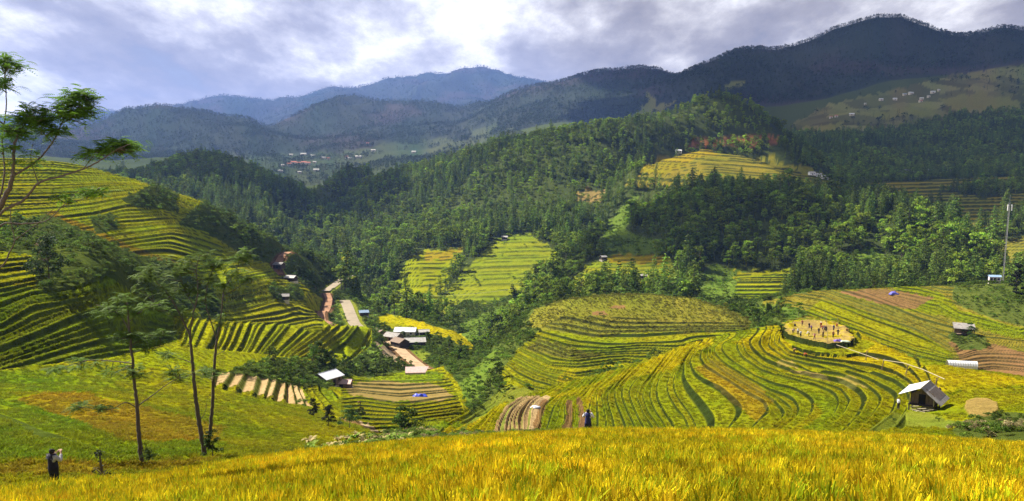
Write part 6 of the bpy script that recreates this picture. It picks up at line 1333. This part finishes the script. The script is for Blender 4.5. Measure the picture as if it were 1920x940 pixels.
def person(label, loc, rz, pose, shirt, trousers, group=None, scale=1.0, fine=False, vest=None, hat=None, hair_col=None):
    t = thing('person', label, 'person', loc, rz, group); t.scale = (scale,) * 3; bm_, top, sl, low, hair, S = figure(pose, fine); link('body', bm_, t)
    def wear(nm, ch, c, tagk):
        k = (pose, fine, tagk, c)
        if k not in _cm: _cm[k] = skin_mesh(nm, ch, cloth(c), S)
        return link(nm, _cm[k], t)
    if vest:
        wear('vest', [[(x, y, z, r_ + .022) for x, y, z, r_ in top[0]]] + [[(*top[0][3][:3], .177), (top[0][3][0], top[0][3][1], top[0][3][2] + .09, .15), (*mid((top[0][3][0], top[0][3][1], top[0][3][2] + .09), c[1][:3], .9), .115)] for c in top[1:]], vest, 'vest'); wear('shirt', [top[0][2:5]] + [c[:2] + s_[1:] for c, s_ in zip(top[1:], (sl['l'], sl['r']))], shirt, 'shirt')
    else: wear('shirt', top, shirt, 'top'); [wear('sleeve', [sl[k]], shirt, 'sl' + k) for k in 'lr']
    wear('trousers', low, trousers, 'low')
    wear('hair', hair, (.012, .010, .010), 'hair') if not hat else None
    if hat:
        P = pose_points(pose); h = Vector(P['tp']); w = MB(); w.bar(h - Vector((0, 0, .06)), h + Vector((0, 0, .10)), .21, 12, .03); w.build('hat', cloth(hat), t)
    return t
def facing(loc, px_to, Y_to):
    x, y, _ = spot(px_to, Y_to); return math.atan2(-(x - loc[0]), y - loc[1])
q = put(1102, 39.2, .0); person('person in dark blue vest and white shirt photographing at the edge of the near rice', q, R(-14), 'camera', (.62, .62, .66), (.018, .018, .05), scale=1.0, fine=True, vest=(.022, .025, .11))
q = put(104, 28.0, .0); person('person in dark vest with pale sleeves standing in rice at lower left, seen from behind', q, R(-22), 'camera', (.34, .34, .37), (.012, .012, .018), scale=1.04, fine=True, vest=(.016, .015, .03))
DKB, BLK, RED, PUR, WHT, PNK = (.02, .022, .07), (.012, .012, .014), (.30, .04, .03), (.09, .04, .16), (.70, .70, .72), (.45, .18, .22)
TG = 'people on the threshing floor'
for lb, px, py, pose, a, b, rz in [
    ('person in dark clothes crouching alone at the left back of the threshing floor', 1490.6, 613, 'squat', DKB, BLK, 40), ('person in dark red standing at the back left of the threshing floor', 1504, 612, 'stride', (.16, .03, .03), BLK, 120),
    ('taller dark-clad person of the pair in the middle left of the floor', 1517, 617, 'stand', BLK, DKB, 200), ('person in violet right in front of the taller dark-clad one', 1521, 622, 'stride', PUR, BLK, -60), ('person in a white top and dark skirt below the violet-clad one', 1516, 631, 'bend', WHT, BLK, 80),
    ('person in dull violet bending at the left edge of the floor', 1487, 626, 'bend', (.2, .12, .2), BLK, -70), ('person in a white shirt, left one of the white-shirted pair at the left edge', 1496, 628, 'stand', WHT, DKB, -20), ('person in a white shirt, right one of the white-shirted pair at the left edge', 1501, 633, 'stand', (.66, .66, .72), BLK, 10),
    ('person in pink seen from behind at the front edge of the floor', 1527, 638, 'stride', PNK, (.1, .05, .09), 5), ('person in black standing alone at the centre of the floor', 1535, 627, 'stand', BLK, BLK, 150), ('person in a pale hat and red top at the back of the central crowd', 1539, 616, 'stand', RED, BLK, 170), ('person in orange-red in the central crowd', 1542, 619, 'bend', (.42, .10, .03), PUR, 100),
    ('person in violet at the front of the central crowd', 1546, 622, 'stride', PUR, BLK, 240), ('person in black at the right of the central crowd', 1549, 623, 'stand', BLK, BLK, 190), ('small person in dark brown below the central crowd', 1543, 634, 'stand', (.08, .04, .03), BLK, 30), ('person in blue, uppermost of the right-hand three', 1563, 621, 'stand', (.03, .045, .22), BLK, 200),
    ('person in black at the right of the right-hand three', 1571, 630, 'stride', BLK, BLK, 140), ('person in dark red behind the violet cloth heap', 1562, 634, 'stand', (.13, .03, .035), BLK, -30), ('person in dark red crouching by the leaning pole', 1569, 613, 'squat', RED, BLK, 0), ('person in red-brown crouching alone at the right of the floor', 1588, 622, 'squat', (.22, .06, .03), BLK, 60)]:
    q = put_at(px, py, 165, 215); person(lb, (q[0], q[1], q[2]), R(rz), pose, a, b, TG, hat=(.75, .70, .6) if 'hat' in lb else None)
q = put_at(1511, 672, 150, 200); person('person in an orange shirt working on the terrace below the threshing floor', q, R(60), 'bend', (.62, .12, .03), BLK)
q = put_at(1489, 663, 150, 200); person('person in brown bending over the stubble left of the orange-shirted one', q, R(-60), 'bend', (.3, .16, .08), BLK)
q = put(1684, 106.5); person('person in a white top and dark trousers standing left of the stilt hut', q, R(-70), 'stand', (.66, .66, .68), BLK, scale=1.0)
q = put(1709, 122); person('person with a white scarf bending in the rice behind the stilt hut', q, R(90), 'bend', (.12, .10, .10), BLK)
q = put(1760, 116); person('person in black standing under the end of the bamboo pipe', q, R(160), 'stand', BLK, BLK)
q = put_at(675, 762, 130, 260); person('person in dark clothes crouching in the harvested valley terraces', q, R(90), 'bend', (.10, .03, .03), BLK)
